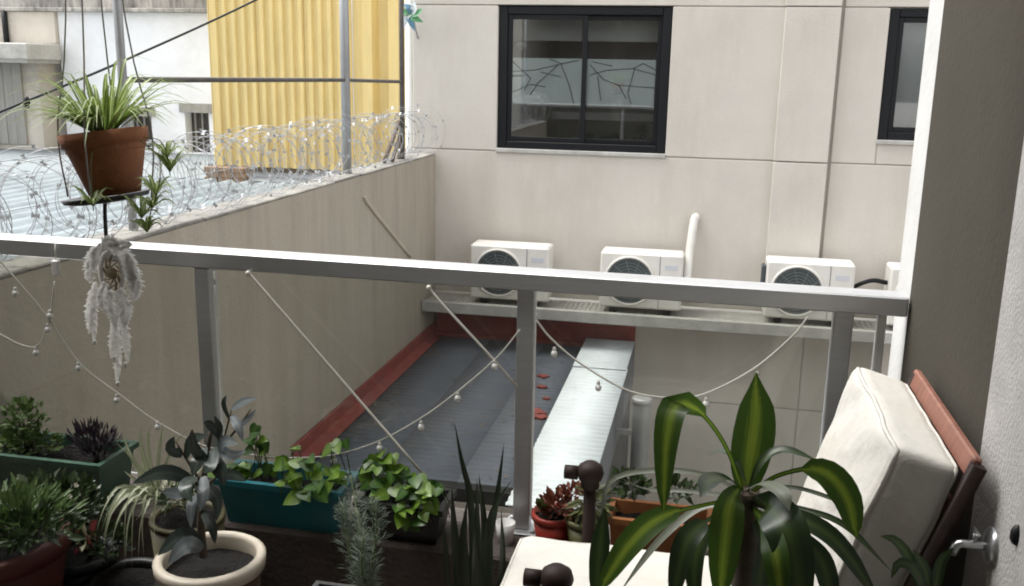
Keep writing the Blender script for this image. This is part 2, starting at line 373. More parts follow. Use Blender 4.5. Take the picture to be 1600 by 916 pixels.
for l in lines:
    for (xa, za), (xb, zb) in zip(l[:-1], l[1:]):
        y = 9.547 if xa < -1.28 else 9.582
        y += .0155
        pm.tube([(xa, y + .006, za), (xb, y + .006, zb)], .0052, 4)
pm.build('film_print', m_print, w1)
rm = MB().box(-2.9, .4, 12.5, 12.6, -1.4, 1.0).box(-2.9, -2.8, 9.78, 12.49, -1.4, 1.0).box(.3, .4, 9.78, 12.49, -1.4, 1.0).build('room_wall', m_room, ab)
box('room_ceiling', (-2.9, .4, 9.78, 12.6, 1.01, 1.1), m_ceil, ab)
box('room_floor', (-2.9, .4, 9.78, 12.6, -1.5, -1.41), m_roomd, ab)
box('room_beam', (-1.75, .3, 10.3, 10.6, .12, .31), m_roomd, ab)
box('room_grey_board', (-2.8, .3, 9.86, 9.95, .29, .75), mat('grey_board', (.50, .50, .485), .9), ab)  # grey board close behind the glass; makes the upper panes' grey band
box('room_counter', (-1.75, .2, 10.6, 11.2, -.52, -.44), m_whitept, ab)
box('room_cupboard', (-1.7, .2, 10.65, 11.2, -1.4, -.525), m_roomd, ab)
MB().ball((-1.98, 9.95, .24), .06, 14, 8, .75).build('room_lamp', m_whitept, ab)
w2 = window(1.50, 2.9, -.575, .602, 2.2, False)
box('blind', (1.58, 2.85, 9.72, 9.74, -.55, .55), m_room, ab)
lg = MB().box(-2.755, 4.5, 9.0, 9.499, -2.38, -2.302).build('ledge', m_conc, ab)
MB().box(-2.755, 4.5, 8.985, 9.04, -2.385, -2.272, .008).build('ledge_lip', m_conc, lg)
bar = MB().box(-.012, .012, 9.045, 9.49, -2.301, -2.295).mesh('grating_bar', m_conc, (0, 9.045, -2.301))
x = -2.72
while x < 2.4:
    place('grating_bar', bar, lg, (x, 9.045, -2.301)); x += .048
MB().tube(sm([(-3.06, 9.60, -6.4), (-3.06, 9.60, 3.0)], 2), .045, 10).build('white_downpipe', m_whitept, ab)

def ac_unit(x0, label):
    W, Y0, Z0 = .79, 9.1, -2.235
    t = thing('air_conditioner', (x0 + W / 2, Y0 + .14, -2.28), label, 'air conditioner', 'air conditioners on the ledge')
    MB().box(x0, x0 + W, Y0, Y0 + .29, Z0, -1.69, .018).build('casing', m_acw, t)
    cx, cz = x0 + .285, -1.965
    MB().lathe((cx, Y0 - .002, cz), [(.245, 0), (.245, -.014), (.225, -.018), (.222, .004)], 28, 'Y', False, False).build('fan_ring', m_acw, t)
    MB().lathe((cx, Y0 - .004, cz), [(.221, 0), (.05, -.002)], 28, 'Y', False, True).build('fan_opening', m_acd, t)
    gr = MB()
    for k in range(1, 7):
        r = .03 * k + .03; gr.tube([(cx + r * math.cos(a * math.pi / 12), Y0 - .013, cz + r * math.sin(a * math.pi / 12)) for a in range(25)], .0022, 4, False)
    for k in range(10):
        a = k * math.pi / 5; gr.tube([(cx + .04 * math.cos(a), Y0 - .011, cz + .04 * math.sin(a)), (cx + .222 * math.cos(a + .5), Y0 - .011, cz + .222 * math.sin(a + .5))], .0025, 4)
    gr.lathe((cx, Y0 - .018, cz), [(.042, .008), (.042, 0)], 14, 'Y')
    gr.build('fan_guard', mat('grey_wire_guard', (.20, .215, .21), .5), t)
    box('seam', (x0 + .57, x0 + .575, Y0 - .002, Y0 + .01, Z0 + .02, -1.71), m_acd, t)
    box('label_plate', (x0 + .62, x0 + .74, Y0 - .003, Y0 + .005, -1.84, -1.79), mat("blue_grey_label", (.60, .61, .64), .5), t)
    for k in range(5): box('vent_slot', (x0 + .61, x0 + .75, Y0 - .002, Y0 + .01, -1.93 - k * .03, -1.92 - k * .03), m_conc, t)
    MB().tube(sm([(x0 + W - .03, Y0 + .2, -1.93), (x0 + W + .05, Y0 + .22, -1.96), (x0 + W + .06, Y0 + .30, -2.1), (x0 + W + .03, 9.485, -2.16)], 10), .016, 6).build('refrigerant_line', m_gplank, t)
    for xx in (x0 + .10, x0 + .62): box('foot', (xx, xx + .07, Y0 + .02, Y0 + .27, -2.283, Z0 - .001), m_black, t)
    return t
ac_unit(-2.282, 'leftmost white air conditioner on the ledge, nearest the tan wall')
a2 = ac_unit(-.985, 'white air conditioner under the large window with a white conduit rising beside it')
MB().tube(sm([(-.155, 9.16, -2.0), (-.15, 9.3, -1.75), (-.13, 9.42, -1.46), (-.12, 9.46, -1.38), (-.10, 9.485, -1.37)], 14), .042, 10).build('conduit', m_acw, a2)
a3 = ac_unit(.575, 'white air conditioner in front of the facade pilaster')
MB().box(.535, .573, 9.16, 9.30, -2.0, -1.75, .01).build('valve_cover', m_acd, a3)
ac_unit(1.672, 'white air conditioner mostly hidden behind the partition wall end strip')
MB().tube(sm([(1.37, 9.2, -1.92), (1.45, 9.16, -1.86), (1.55, 9.2, -1.84), (1.67, 9.22, -1.86)], 10), .022, 6).build('hose', m_black, a3)

# ------------------------------------------------------------------ lean-to roof below
lt = thing('low_outbuilding', (-1.7, 7.7, -6.5), 'low outbuilding with slate blue corrugated roof and red flashing beside the tan wall', 'outbuilding')
box('wall', (-2.745, -.66, 5.95, 9.49, -6.5, -2.80), m_dark, lt)
def corr(name, x0, x1, y0, y1, z, per, amp, m, thick=0.0, slope=0.0):
    mb = MB(); n = int((y1 - y0) / per * 6)
    for i in range(n + 1):
        y = y0 + (y1 - y0) * i / n; zz = z + amp * math.sin(2 * math.pi * (y - y0) / per)
        mb.v += [(x0, y, zz), (x1, y, zz), (x0, y, zz - .004), (x1, y, zz - .004)]
    for i in range(n):
        a = i * 4; mb.face((a, a + 1, a + 5, a + 4), True); mb.face((a + 2, a + 6, a + 7, a + 3), True)
        mb.face((a, a + 4, a + 6, a + 2)); mb.face((a + 1, a + 3, a + 7, a + 5))
    return mb.build(name, m, lt)
for k, (a, b) in enumerate(((-2.735, -2.12), (-2.13, -1.56), (-1.57, -1.06))): corr('roof_sheet', a, b, 5.88, 9.46, -2.745 + .0015 * (k % 2), .085, .0055, m_roof)
corr('roof_cover', -1.13, -.635, 8.42, 9.40, -2.652, .07, .004, m_rooft)
corr('roof_cover', -1.125, -.625, 5.45, 8.45, -2.660, .085, .010, m_rooft)
MB().box(-1.115, -.65, 5.5, 9.39, -2.80, -2.675).build('cover_curb', m_dark, lt)
fl = MB().box(-2.758, -2.735, 5.88, 9.47, -2.80, -2.605, .006); fl.build('flashing', m_red, lt)
q = MB(); n0 = len(q.v); q.v += [(-2.733, 5.88, -2.70), (-2.733, 9.40, -2.70), (-2.645, 9.40, -2.731), (-2.60 - .03, 5.88, -2.731), (-2.733, 5.88, -2.735), (-2.733, 9.40, -2.735)]
q.face((0, 1, 2, 3)); q.face((0, 3, 4)); q.face((1, 5, 2)); q.build('flashing_skirt', m_red, lt)
MB().box(-2.73, -.64, 9.44, 9.492, -2.80, -2.50, .006).build('flashing', m_red, lt)
MB().box(-2.73, -1.13, 9.38, 9.438, -2.755, -2.70, .006).build('flashing_skirt', m_red, lt)
for (x, y, r) in ((-1.30, 7.35, .09), (-1.22, 7.25, .06), (-1.38, 8.3, .05), (-1.34, 8.0, .04), (-1.25, 7.7, .03)):
    pv = [(r * (1 + .35 * math.sin(3 * a + x * 9)) * math.cos(a * math.pi / 8), r * .8 * (1 + .3 * math.cos(2 * a)) * math.sin(a * math.pi / 8)) for a in range(16)]
    p = MB(); p.v = [(x + a, y + b, -2.7265) for a, b in pv] + [(x + a, y + b, -2.745) for a, b in pv]; p.face(range(16))
    for a in range(16): p.face((a, 16 + a, 16 + (a + 1) % 16, (a + 1) % 16))
    p.build('red_patch', m_red, lt)
lit = MB(); rl_ = random.Random(5)
for k in range(120):
    x_, y_ = (rl_.uniform(-2.65, -1.2), rl_.uniform(6.0, 9.3)) if rl_.random() < .5 else (-2.60 + abs(rl_.gauss(0, .12)), rl_.uniform(6.0, 9.35)); lit.leaf((x_, y_, -2.732), (rl_.uniform(-1, 1), rl_.uniform(-1, 1), .1), (0, 0, 1), rl_.uniform(.02, .05), .022)
tag(lit.build('leaf_litter', mat('dry_leaf', (.16, .11, .06), .9, .4), lt), kind='stuff')
MB().box(-2.6, -1.14, 5.78, 5.875, -3.0, -2.735, .006).build('gutter', m_black, lt)
box('side_fascia', (-.655, -.635, 5.5, 9.44, -3.1, -2.672), mat("grey_fascia", (.20, .21, .24), .6, .15), lt)
dt = thing('vent_duct', (-.44, 7.6, -6.5), 'short silver vent duct beside the white roof cover', 'duct')
MB().lathe((-.43, 7.6, -2.62), [(.075, 0), (.078, -.02), (.075, -.03), (.075, -3.8)], 18).build('pipe', m_steel, dt)
MB().lathe((-.43, 7.6, -2.62), [(.082, -.05), (.082, .0), (.074, .004)], 18).build('collar', m_steel, dt)
box('bracket', (-.634, -.50, 7.58, 7.62, -2.95, -2.91), m_steel, dt)

# ------------------------------------------------------------------ tan boundary wall with pipe frame and razor wire
bw = thing('boundary_wall', (-2.86, 6.2, -6.5), 'long tan rendered boundary wall running away from the balcony', 'wall')
MB().box(-2.96, -2.76, 2.87, 9.495, -6.5, -.862).build('wall', m_tan, bw)
cp = MB(); yy = 2.87; 
while yy < 9.48:
    y2 = min(yy + U(.5, .9), 9.494); cp.box(-2.965 - U(0, .01), -2.755 + U(-.008, .008), yy, y2 - .004, -.861, -.842 + U(-.008, .008), .006); yy = y2
cp.build('mortar_cap', mat('grey_mortar', (.23, .22, .20), .95, .3, 6, bump=.5, bscale=40, dirt=(.45, .43, .38), dirt_amt=.6, dirt_scale=3), bw)
MB().tube(sm([(-2.745, 7.40, -1.03), (-2.752, 7.47, -1.09), (-2.752, 8.0, -1.40), (-2.752, 8.63, -1.76)], 10), .017, 6).build('cable', mat('pale_tan_conduit', (.50, .44, .35), .8), bw)
m_dsteel = mat('rusty_dark_steel', (.10, .09, .08), .6, .3, 9)
pf = thing('pipe_frame', (-2.87, 6.5, -.84), 'grey steel post and rail frame standing on the boundary wall', 'frame')
for y, r in ((7.335, .037), (8.757, .022), (4.36, .022)):
    MB().tube([(-2.868, y, -.86), (-2.868, y, 1.6)], r, 10).build('post', m_dsteel if y > 8 else m_steel, pf)
MB().tube([(-2.868, 4.40, -.085), (-2.868, 7.3, -.105), (-2.868, 8.75, -.13)], .015, 8).build('rail', m_dsteel, pf)
MB().tube([(-2.868, 8.75, .9), (-2.868, 8.0, 1.5)], .012, 8).build('brace', m_steel, pf)
st = thing('timber_offcuts', (-2.86, 8.7, -.84), 'dark timber offcuts leaning at the far end of the boundary wall', 'timber')
for p0, p1, r in (((-2.87, 8.25, -.83), (-2.93, 8.85, -.50), .022), ((-2.83, 8.35, -.83), (-2.90, 8.9, -.52), .018), ((-2.85, 8.6, -.825), (-2.95, 9.0, -.48), .02)):
    MB().tube([p0, p1], r, 4).build('offcut', mat("dark_wood_old", (.12, .085, .06), .8, .3), st)
rz = thing('razor_wire', (-2.87, 6.0, -.84), 'coiled razor wire running along the top of the boundary wall', 'razor wire')
for sgn, seed in ((1, 1), (-1, 2)):
    w_ = MB(); pts = []; rr = random.Random(seed); N = 1500; T = 54
    for i in range(N + 1):
        u = i / N; a = sgn * 2 * math.pi * T * u + seed; y = 2.95 + 6.45 * u + .07 * math.sin(a * 1.0 + seed) + .06 * math.sin(a * .37) + .05 * math.sin(a * .11)
        rad = .195 + .03 * math.sin(a * .17 + seed) + .016 * math.sin(a * 1.7) + .02 * math.sin(a * .063 + 2 * seed)
        pts.append((-2.885 + rad * math.cos(a) + .012 * math.sin(a * .13), y, -.625 + rad * 1.04 * math.sin(a)))
    w_.tube(pts, .0019, 4, False); w_.build('coil', m_wirem, rz)
    bb = MB()
    for i in range(4, N - 4, 5):
        p = Vector(pts[i]); t = (Vector(pts[i + 1]) - p).normalized(); o_ = (p - Vector((-2.885, p.y, -.625))).normalized(); s_ = t.cross(o_)
        k = s_ if rr.random() < .5 else (s_ + o_).normalized()
        n = len(bb.v); bb.v += [tuple(p - k * .016 - t * .012), tuple(p - k * .016 + t * .012), tuple(p + t * .004), tuple(p + k * .016 + t * .012), tuple(p + k * .016 - t * .012), tuple(p - t * .004)]
        bb.face((n, n + 1, n + 2, n + 5)); bb.face((n + 5, n + 2, n + 3, n + 4))
    tag(bb.build('barbs', m_wirem, rz), kind='stuff')
MB().tube([(-2.885, 2.95, -.41), (-2.885, 9.4, -.42)], .002, 4).build('tension_wire', m_wirem, rz)
MB().tube([(-2.885, 2.95, -.62), (-2.885, 9.4, -.63)], .002, 4).build('tension_wire', m_wirem, rz)
ca = thing('overhead_cable', (-4, 6.5, -6.5), 'dark overhead cable sagging diagonally behind the hanging pot', 'cable')
MB().tube(sm([(-4.267, 4.400, -0.500), (-4.270, 5.200, -0.311), (-4.155, 6.400, 0.024), (-3.929, 8.000, 0.543), (-3.587, 9.600, 1.178)], 24), .009, 6).build('cable', m_black, ca)
tie = MB()
tie.ball([(-4.233, 5.400, -0.258)][0], .022, 6, 5, 1.8); tie.build('splice', m_black, ca)
orn = thing('garden_pinwheel', [(-2.943, 9.300, 0.279)][0], 'small green and white pinwheel fixed at the facade corner', 'pinwheel')
for k in range(7):
    a = k * .9; c = Vector([(-2.942, 9.300, 0.508)][0])
    MB().ribbon([c, c + Vector((.05 * math.cos(a), -.02, .05 * math.sin(a))), c + Vector((.13 * math.cos(a + .5), 0, .15 * math.sin(a + .5) - .02))], .07, prof='lance', n=4).build('blade', leaf_mat("pinwheel_%d" % (k % 3), *[((.10, .30, .13),) * 2, ((.6, .66, .66),) * 2, ((.12, .25, .35),) * 2][k % 3], tr=.1), orn)
MB().tube([tuple(Vector([(-2.942, 9.300, 0.508)][0]) + Vector((0, .02, 0))), tuple(Vector([(-2.961, 9.460, 0.284)][0]) + Vector((.02, .04, 0)))], .008, 5).build('rod', m_steel, orn)

# ------------------------------------------------------------------ neighbour's plot
nt_ = thing('terrace_building', (-9, 10, -6.5), 'pale flat terrace roof behind the boundary wall', 'building')
box('roof', (-22, -2.965, 2.9, 17, -1.75, -1.60), m_terr, nt_)
box('wall', (-21.9, -2.97, 3.0, 16.9, -6.5, -1.751), m_oldb, nt_)
m_pan = mat("pale_blue_fibre_sheet", (.25, .29, .31), .7, .12, 3, dirt=(.10, .12, .13), dirt_amt=.9, dirt_scale=1.3)
for k in range(7):
    mb = MB(); xa = -10.2 + k * 1.02
    for i in range(33):
        x_ = xa + i * 1.0 / 32; z_ = -1.50 + .03 * math.sin(i * math.pi / 4) + .008 * (k % 2)
        mb.v += [(x_, 4.6, z_), (x_, 11.4, z_ + .02)]
    for i in range(32): mb.face((2 * i, 2 * i + 2, 2 * i + 3, 2 * i + 1), True)
    mb.build('roof_sheet', m_pan, nt_)
for k in range(9): box('roof_seam', (-21.9, -2.97, 4.0 + k * 1.05, 4.05 + k * 1.05, -1.599, -1.585), m_terr, nt_)
ys = thing('yellow_shed', (-5.8, 14, -1.6), 'yellow corrugated metal shed beyond the razor wire', 'shed')
def ribsheet(x0, x1, y, z0, z1, per, dep, m, par, name='wall_sheet'):
    mb = MB(); xs = []; x = x0
    while x < x1 - 1e-6:
        for dx, d in ((0, 0), (.36, 0), (.5, 1), (.86, 1)):
            if x + dx * per < x1: xs.append((x + dx * per, -dep * d))
        x += per
    xs.append((x1, 0))
    for (a, d) in xs: mb.v += [(a, y + d, z0), (a, y + d, z1), (a, y + d + .02, z0), (a, y + d + .02, z1)]
    for i in range(len(xs) - 1):
        a = i * 4; mb.face((a, a + 4, a + 5, a + 1)); mb.face((a + 2, a + 3, a + 7, a + 6)); mb.face((a + 1, a + 5, a + 7, a + 3))
    return mb.build(name, m, par)
for a, b in ((-7.12, -6.40), (-6.40, -5.68), (-5.68, -4.98)): ribsheet(a + .004, b, 13.0, -1.45, 2.4, .144, .04, m_yel, ys)
ribsheet(-4.97, -4.22, 13.02, -1.45, 2.4, .375, .13, m_yel, ys)
box('end_wall', (-7.14, -7.122, 13.0, 15.5, -1.45, 2.4), m_yel, ys)
box('end_wall', (-4.218, -4.20, 13.0, 15.5, -1.45, 2.4), m_yel, ys)
box('roof', (-7.2, -4.15, 12.9, 15.6, 2.405, 2.46), m_steel, ys)
box('base_rail', (-7.1, -4.24, 12.97, 13.03, -1.52, -1.452), mat('brown_base_rail', (.10, .075, .045), .8, .3), ys)
box('plinth', (-7.1, -4.24, 13.04, 13.2, -1.6, -1.522), m_old, ys)
bs = thing('brick_stack', (-6.55, 12.3, -1.6), 'small stack of brown bricks on the terrace by the yellow shed', 'bricks')
bme = MB().box(-.095, .095, -.05, .05, 0, .068, .006).mesh('brick', mat("brown_brick", (.24, .16, .10), .9, .25), (0, 0, 0))
for lv in range(3):
    for k in range(3):
        for d in range(2): place('brick', bme, bs, (-6.78 + .205 * k + .03 * (lv % 2), 12.25 + .11 * d, -1.6 + .07 * lv), Quaternion((0, 0, 1), U(-.08, .08)))
wb = thing('white_house', (-9.8, 17, -6.5), 'old white rendered house with stained cornice behind the yellow shed', 'house')
def wallop(x0, x1, y0, y1, z0, z1, ops, m, par):
    xs = sorted({x0, x1, *[o[0] for o in ops], *[o[1] for o in ops]}); zs = sorted({z0, z1, *[o[2] for o in ops], *[o[3] for o in ops]}); mb = MB()
    for a, b in zip(xs[:-1], xs[1:]):
        for c, d in zip(zs[:-1], zs[1:]):
            if not any(o[0] <= a and b <= o[1] and o[2] <= c and d <= o[3] for o in ops): mb.box(a, b, y0, y1, c, d)
    return mb.build('wall', m, par)
wops = [(-9.33, -8.86, -1.58, -.86), (-10.5, -10.0, -1.58, -.95)]
wallop(-11.75, -7.3, 16, 16.3, -1.6, .86, wops, m_old, wb)
for o in wops:
    d = box('window', (o[0], o[1], 16.22, 16.26, o[2], o[3]), mat("dark_old_timber", (.07, .06, .05), .7, .3), wb)
    box('lintel', (o[0] - .08, o[1] + .08, 15.95, 16.0 - .002, o[3], o[3] + .16), m_gplank, d)
    for k in range(3): box('bar', (o[0] + .08 + .14 * k, o[0] + .11 + .14 * k, 16.18, 16.215, o[2], o[3]), m_gplank, d)
m_moss = mat("mouldy_cornice", (.42, .40, .37), .9, .3, 2.0, dirt=(.06, .06, .055), dirt_amt=1.0, dirt_scale=2.2, dirt_stretch=(3, 1, .6))
MB().box(-15.6, -7.25, 15.86, 16.35, .862, .93, .01).build('cornice', m_moss, wb)
MB().box(-15.5, -7.3, 16.0, 16.3, .932, 1.6).build('parapet', m_moss, wb)
box('body', (-15.5, -7.35, 16.31, 20, -6.5, .86), m_old, wb)
bh = thing('stained_house', (-13, 16, -1.6), 'stained beige house wall with a pale awning slab at the far left', 'house')
MB().box(-15.5, -11.76, 15.92, 16.28, .30, .855).build('upper_wall', m_oldb, bh)
MB().box(-15.5, -11.95, 15.6, 16.28, -1.6, .0).build('lower_wall', m_oldb, bh)
MB().box(-15.5, -11.66, 15.0, 15.915, .01, .29, .02).build('awning_slab', m_conc, bh)
MB().box(-15.5, -11.70, 15.02, 15.9, -.05, .008).build('awning_edge', m_gplank, bh)
for k in range(16): box('board', (-15.3 + .19 * k, -15.12 + .19 * k, 15.55 + U(-.008, .008), 15.598, -1.5, -.06), m_gplank, bh)
MB().tube([(-12.75, 15.88, .25), (-12.75, 15.88, .86)], .05, 6).build('stove_pipe', m_black, bh)

# ================================================================== RAILING
rl = thing('balcony_railing', (-1.2, 2.67, -1.37), 'grey aluminium balcony railing with glass infill panels', 'railing')
MB().box(-3.29, .532, 2.609, 2.695, -.610, -.558, .004, Matrix.Translation((-.7, 0, -.558)) @ Matrix.Rotation(R(.28), 4, 'Y') @ Matrix.Translation((.7, 0, .558))).build('top_rail', m_alu, rl)
for x in (-1.513, -.496, .378):
    p = MB().box(x - .025, x + .025, 2.636, 2.69, -1.362, -.612, .003).build('post', m_alu, rl)
    MB().box(x - .055, x + .055, 2.61, 2.72, -1.369, -1.3625, .003).build('base_plate', m_alu, p)
    for dx in (-.04, .04):
        for dy in (2.625, 2.705): MB().lathe((x + dx, dy, -1.3625), [(.008, 0), (.008, .007), (.004, .010)], 8).build('bolt', m_steel, p)
MB().box(.468, .489, 2.645, 2.69, -1.369, -.618, .003).build('end_upright', m_whitept, rl)
m_glass = glass_mat("grey_tinted_glass", (.785, .79, .765), gloss=.03, dust=.05)
for a, b in ((-3.28, -1.541), (-1.485, -.524), (-.468, .350), (.406, .465)):
    box('glass_panel', (a, b, 2.660, 2.668, -1.33, -.616), m_glass, rl)
m_cord = mat("off_white_cord", (.70, .68, .62), .7, .08)
c1 = thing('cord', [(-1.333, 2.600, -0.619)][0], 'pale cord stretched from the rail down to the black planter', 'cord')
MB().tube(sm([(-1.343, 2.604, -0.605), (-1.312, 2.598, -0.633), (-1.069, 2.585, -0.886), (-0.782, 2.570, -1.186)], 12), .0042, 6).build('strand', m_cord, c1)
MB().ball([(-1.337, 2.600, -0.610)][0], .009, 8, 5).build('knot', m_cord, c1)
c2 = thing('cord', [(-0.755, 2.600, -0.627)][0], 'pale cord running from the rail to the middle post, crossing the light string', 'cord')
MB().tube(sm([(-0.779, 2.602, -0.612), (-0.735, 2.598, -0.661), (-0.601, 2.600, -0.797), (-0.514, 2.628, -0.904)], 12), .004, 6).build('strand', m_cord, c2)
MB().ball([(-0.774, 2.600, -0.617)][0], .008, 8, 5).build('knot', m_cord, c2)

# ------------------------------------------------------------------ fairy lights
m_wirew = mat("clear_white_wire", (.62, .61, .56), .5, .05)
m_bulb = mat("milky_bulb", (.86, .86, .84), .25, .02)
def lights(pts, bulbs, label, r=.0027, n=40):
    t = thing('string_light', pts[0], label, 'string lights', 'fairy light strings on the railing')
    MB().tube(sm(pts, n), r, 5).build('wire', m_wirew, t)
    for b in bulbs:
        b = Vector(b)
        o = MB().ball((b.x, b.y, b.z - .007), .0098, 10, 6, 1.15).build('bulb', m_bulb, t)
        MB().lathe((b.x, b.y, b.z + .001), [(.0045, 0), (.0055, .005), (.004, .012)], 8).build('socket', m_wirew, o)
lights([(-2.316, 2.604, -0.490), (-2.148, 2.600, -0.666), (-2.045, 2.600, -0.784), (-1.934, 2.600, -0.941), (-1.798, 2.590, -1.027), (-1.652, 2.580, -1.111), (-1.474, 2.570, -1.171), (-1.259, 2.570, -1.183)], [(-2.145, 2.600, -0.718), (-2.039, 2.600, -0.830), (-1.940, 2.600, -0.950), (-1.806, 2.590, -1.043), (-1.661, 2.580, -1.116)], 'light string sagging from the left rail behind the white dreamcatcher')
lights([(-1.259, 2.570, -1.183), (-1.080, 2.570, -1.156), (-0.927, 2.575, -1.097), (-0.790, 2.585, -1.010), (-0.674, 2.590, -0.913), (-0.572, 2.600, -0.814), (-0.508, 2.620, -0.729)], [(-1.066, 2.570, -1.165), (-0.921, 2.575, -1.110), (-0.794, 2.585, -1.034), (-0.684, 2.590, -0.936), (-0.576, 2.600, -0.832)], 'light string rising from the teal planter to the middle post')
lights([(-0.460, 2.620, -0.697), (-0.413, 2.610, -0.747), (-0.321, 2.600, -0.813), (-0.182, 2.600, -0.881), (-0.047, 2.600, -0.888), (0.039, 2.600, -0.862), (0.155, 2.600, -0.783), (0.248, 2.604, -0.684), (0.281, 2.606, -0.631)], [(-0.404, 2.610, -0.783), (-0.273, 2.600, -0.870), (0.029, 2.600, -0.892), (0.161, 2.600, -0.806)], 'light string sagging between the middle and right posts above the broad leaves', .0030)
lights([(-2.309, 2.600, -0.831), (-2.218, 2.600, -0.865), (-2.150, 2.600, -0.894), (-2.080, 2.600, -0.893), (-2.029, 2.600, -0.804), (-2.013, 2.600, -0.740), (-1.998, 2.600, -0.677)], [(-2.091, 2.600, -0.911), (-2.027, 2.600, -0.783)], 'short light string looping below the small white box at far left', n=24)
sb = thing('lamp_box', [(-1.989, 2.600, -0.631)][0], 'small white box hanging under the rail at far left', 'box')
c = [(-1.989, 2.600, -0.631)][0]
MB().box(c[0] - .012, c[0] + .012, c[1] - .009, c[1] + .009, c[2] - .027, c[2] + .024, .004).build('case', m_whitept, sb)
MB().tube([(c[0], c[1], c[2] + .024), (c[0] + .002, c[1] + .002, c[2] + .075)], .002, 5).build('hanger', m_wirew, sb)

# ================================================================== POTS AND PLANTS
m_soil = mat("potting_soil", (.008, .006, .005), .95, .4, 30, bump=1.0, bscale=120)
m_terra = mat("terracotta", (.27, .098, .036), .75, .15, 5, bump=.15, bscale=60, dirt=(.15, .05, .02), dirt_amt=.5, dirt_scale=5)
m_terrad = mat("red_brown_plastic", (.075, .014, .008), .6, .2, 5)
m_teal = mat("teal_plastic", (.018, .17, .21), .42, .12, 6, dirt=(.12, .2, .2), dirt_amt=.3, dirt_scale=6)
m_green = mat("green_plastic", (.035, .095, .06), .5, .15, 6, dirt=(.18, .24, .2), dirt_amt=.3, dirt_scale=7)
m_blkp = mat("black_plastic", (.012, .012, .013), .45, .2)
m_cream = mat("cream_glazed_pot", (.62, .56, .46), .45, .06, 5, dirt=(.35, .28, .2), dirt_amt=.45, dirt_scale=7)
m_brownp = mat("brown_clay_side", (.10, .055, .035), .8, .2)
m_stem = mat("brown_stem", (.085, .065, .045), .8, .3, 30)
m_gstem = mat("green_stem", (.09, .13, .04), .6, .2)
def soil_patch(x0, x1, y0, y1, z, parent, n=7, amp=.008):
    mb = MB(); 
    for j in range(n + 1):
        for i in range(n + 1):
            mb.v.append((x0 + (x1 - x0) * i / n, y0 + (y1 - y0) * j / n, z + U(-amp, amp)))
    for j in range(n):
        for i in range(n): a = j * (n + 1) + i; mb.face((a, a + 1, a + n + 2, a + n + 1), True)
    return mb.build('soil', m_soil, parent)
def trough(t, x0, x1, y0, y1, z0, z1, m, tap=.018, rim=.012, th=.006):
    """open rectangular planter: tapered walls, rolled rim, soil"""
    mb = MB(); L = []
    for (d, z) in ((tap, z0), (0, z1 - .02), (-rim, z1 - .018), (-rim, z1), (th, z1), (tap + th, z0 + .02)):
        L.append([(x0 + d, y0 + d, z), (x1 - d, y0 + d, z), (x1 - d, y1 - d, z), (x0 + d, y1 - d, z)])
    for l in L: mb.v += l
    for i in range(len(L) - 1):
        for k in range(4): a = i * 4 + k; b = i * 4 + (k + 1) % 4; mb.face((a, b, b + 4, a + 4))
    mb.face((3, 2, 1, 0)); mb.face([20, 21, 22, 23])
    o = mb.build('planter', m, t); soil_patch(x0 + .006, x1 - .006, y0 + .006, y1 - .006, z1 - .035, t); return o
def round_pot(t, c, z0, z1, r0, r1, m, rim_m=None, rimw=.018, rimh=.03, th=.012, soil=.03):
    mb = MB().lathe((c[0], c[1], 0), [(r0, z0), (r1, z1 - rimh - .001), (r1 - th, z1 - .02), (r1 - th - .004, z1 - soil - .03)], 32, 'Z', True, True); o = mb.build('pot', m, t)
    MB().lathe((c[0], c[1], 0), [(r1 - .001, z1 - rimh), (r1 + rimw * .6, z1 - rimh), (r1 + rimw * .7, z1 - .006), (r1 + rimw * .3, z1), (r1 - th, z1), (r1 - th - .004, z1 - .012), (r1 - th - .003, z1 - .05)], 32, 'Z', False, False).build('rim', rim_m or m, t)
    s = MB(); s.v.append((c[0], c[1], z1 - soil + .004))
    for ring, rr in enumerate((.35, .7, 1)):
        for k in range(20): a = k * math.pi / 10; s.v.append((c[0] + rr * (r1 - th - .002) * math.cos(a), c[1] + rr * (r1 - th - .002) * math.sin(a), z1 - soil + U(-.005, .005)))
    for k in range(20): s.face((0, 1 + k, 1 + (k + 1) % 20), True)
    for ring in range(2):
        for k in range(20): a = 1 + ring * 20 + k; b = 1 + ring * 20 + (k + 1) % 20; s.face((a, a + 20, b + 20, b), True)
    s.build('soil', m_soil, t); return o
def clump(parent, name, m, c, rad, n, l, w, up=.6, shape=1.0, seed=0, stems=0, base=None):
    """cloud of small leaves; dense shrubby part kept as one 'stuff' part"""
    rr = random.Random(seed); mb = MB(); c = Vector(c)
    for i in range(n):
        d = Vector((rr.gauss(0, 1), rr.gauss(0, 1), rr.gauss(0, 1))).normalized(); q = rr.random() ** .4
        p = c + Vector((d.x * rad[0], d.y * rad[1], d.z * rad[2])) * q
        dd = (d + Vector((rr.uniform(-.7, .7), rr.uniform(-.7, .7), rr.uniform(-.3, .7) + up))).normalized()
        k = rr.uniform(.6, 1.25)
        mb.leaf(p, dd, Vector((rr.uniform(-.6, .6), rr.uniform(-.9, .1), 1)), l * k, w * k)
    o = tag(mb.build(name, m, parent), kind='stuff')
    if stems:
        sb_ = MB(); b = Vector(base)
        for i in range(stems):
            d = Vector((rr.uniform(-1, 1) * rad[0], rr.uniform(-1, 1) * rad[1], rr.uniform(-.2, .8) * rad[2])); e = c + d * .8
            sb_.tube(sm([b + Vector((rr.uniform(-.02, .02), rr.uniform(-.02, .02), 0)), b.lerp(e, .5) + Vector((rr.uniform(-.015, .015), 0, .01)), e], 5), .0035, 5, True, .0015)
        sb_.build('stems', m_stem, parent)
    return o
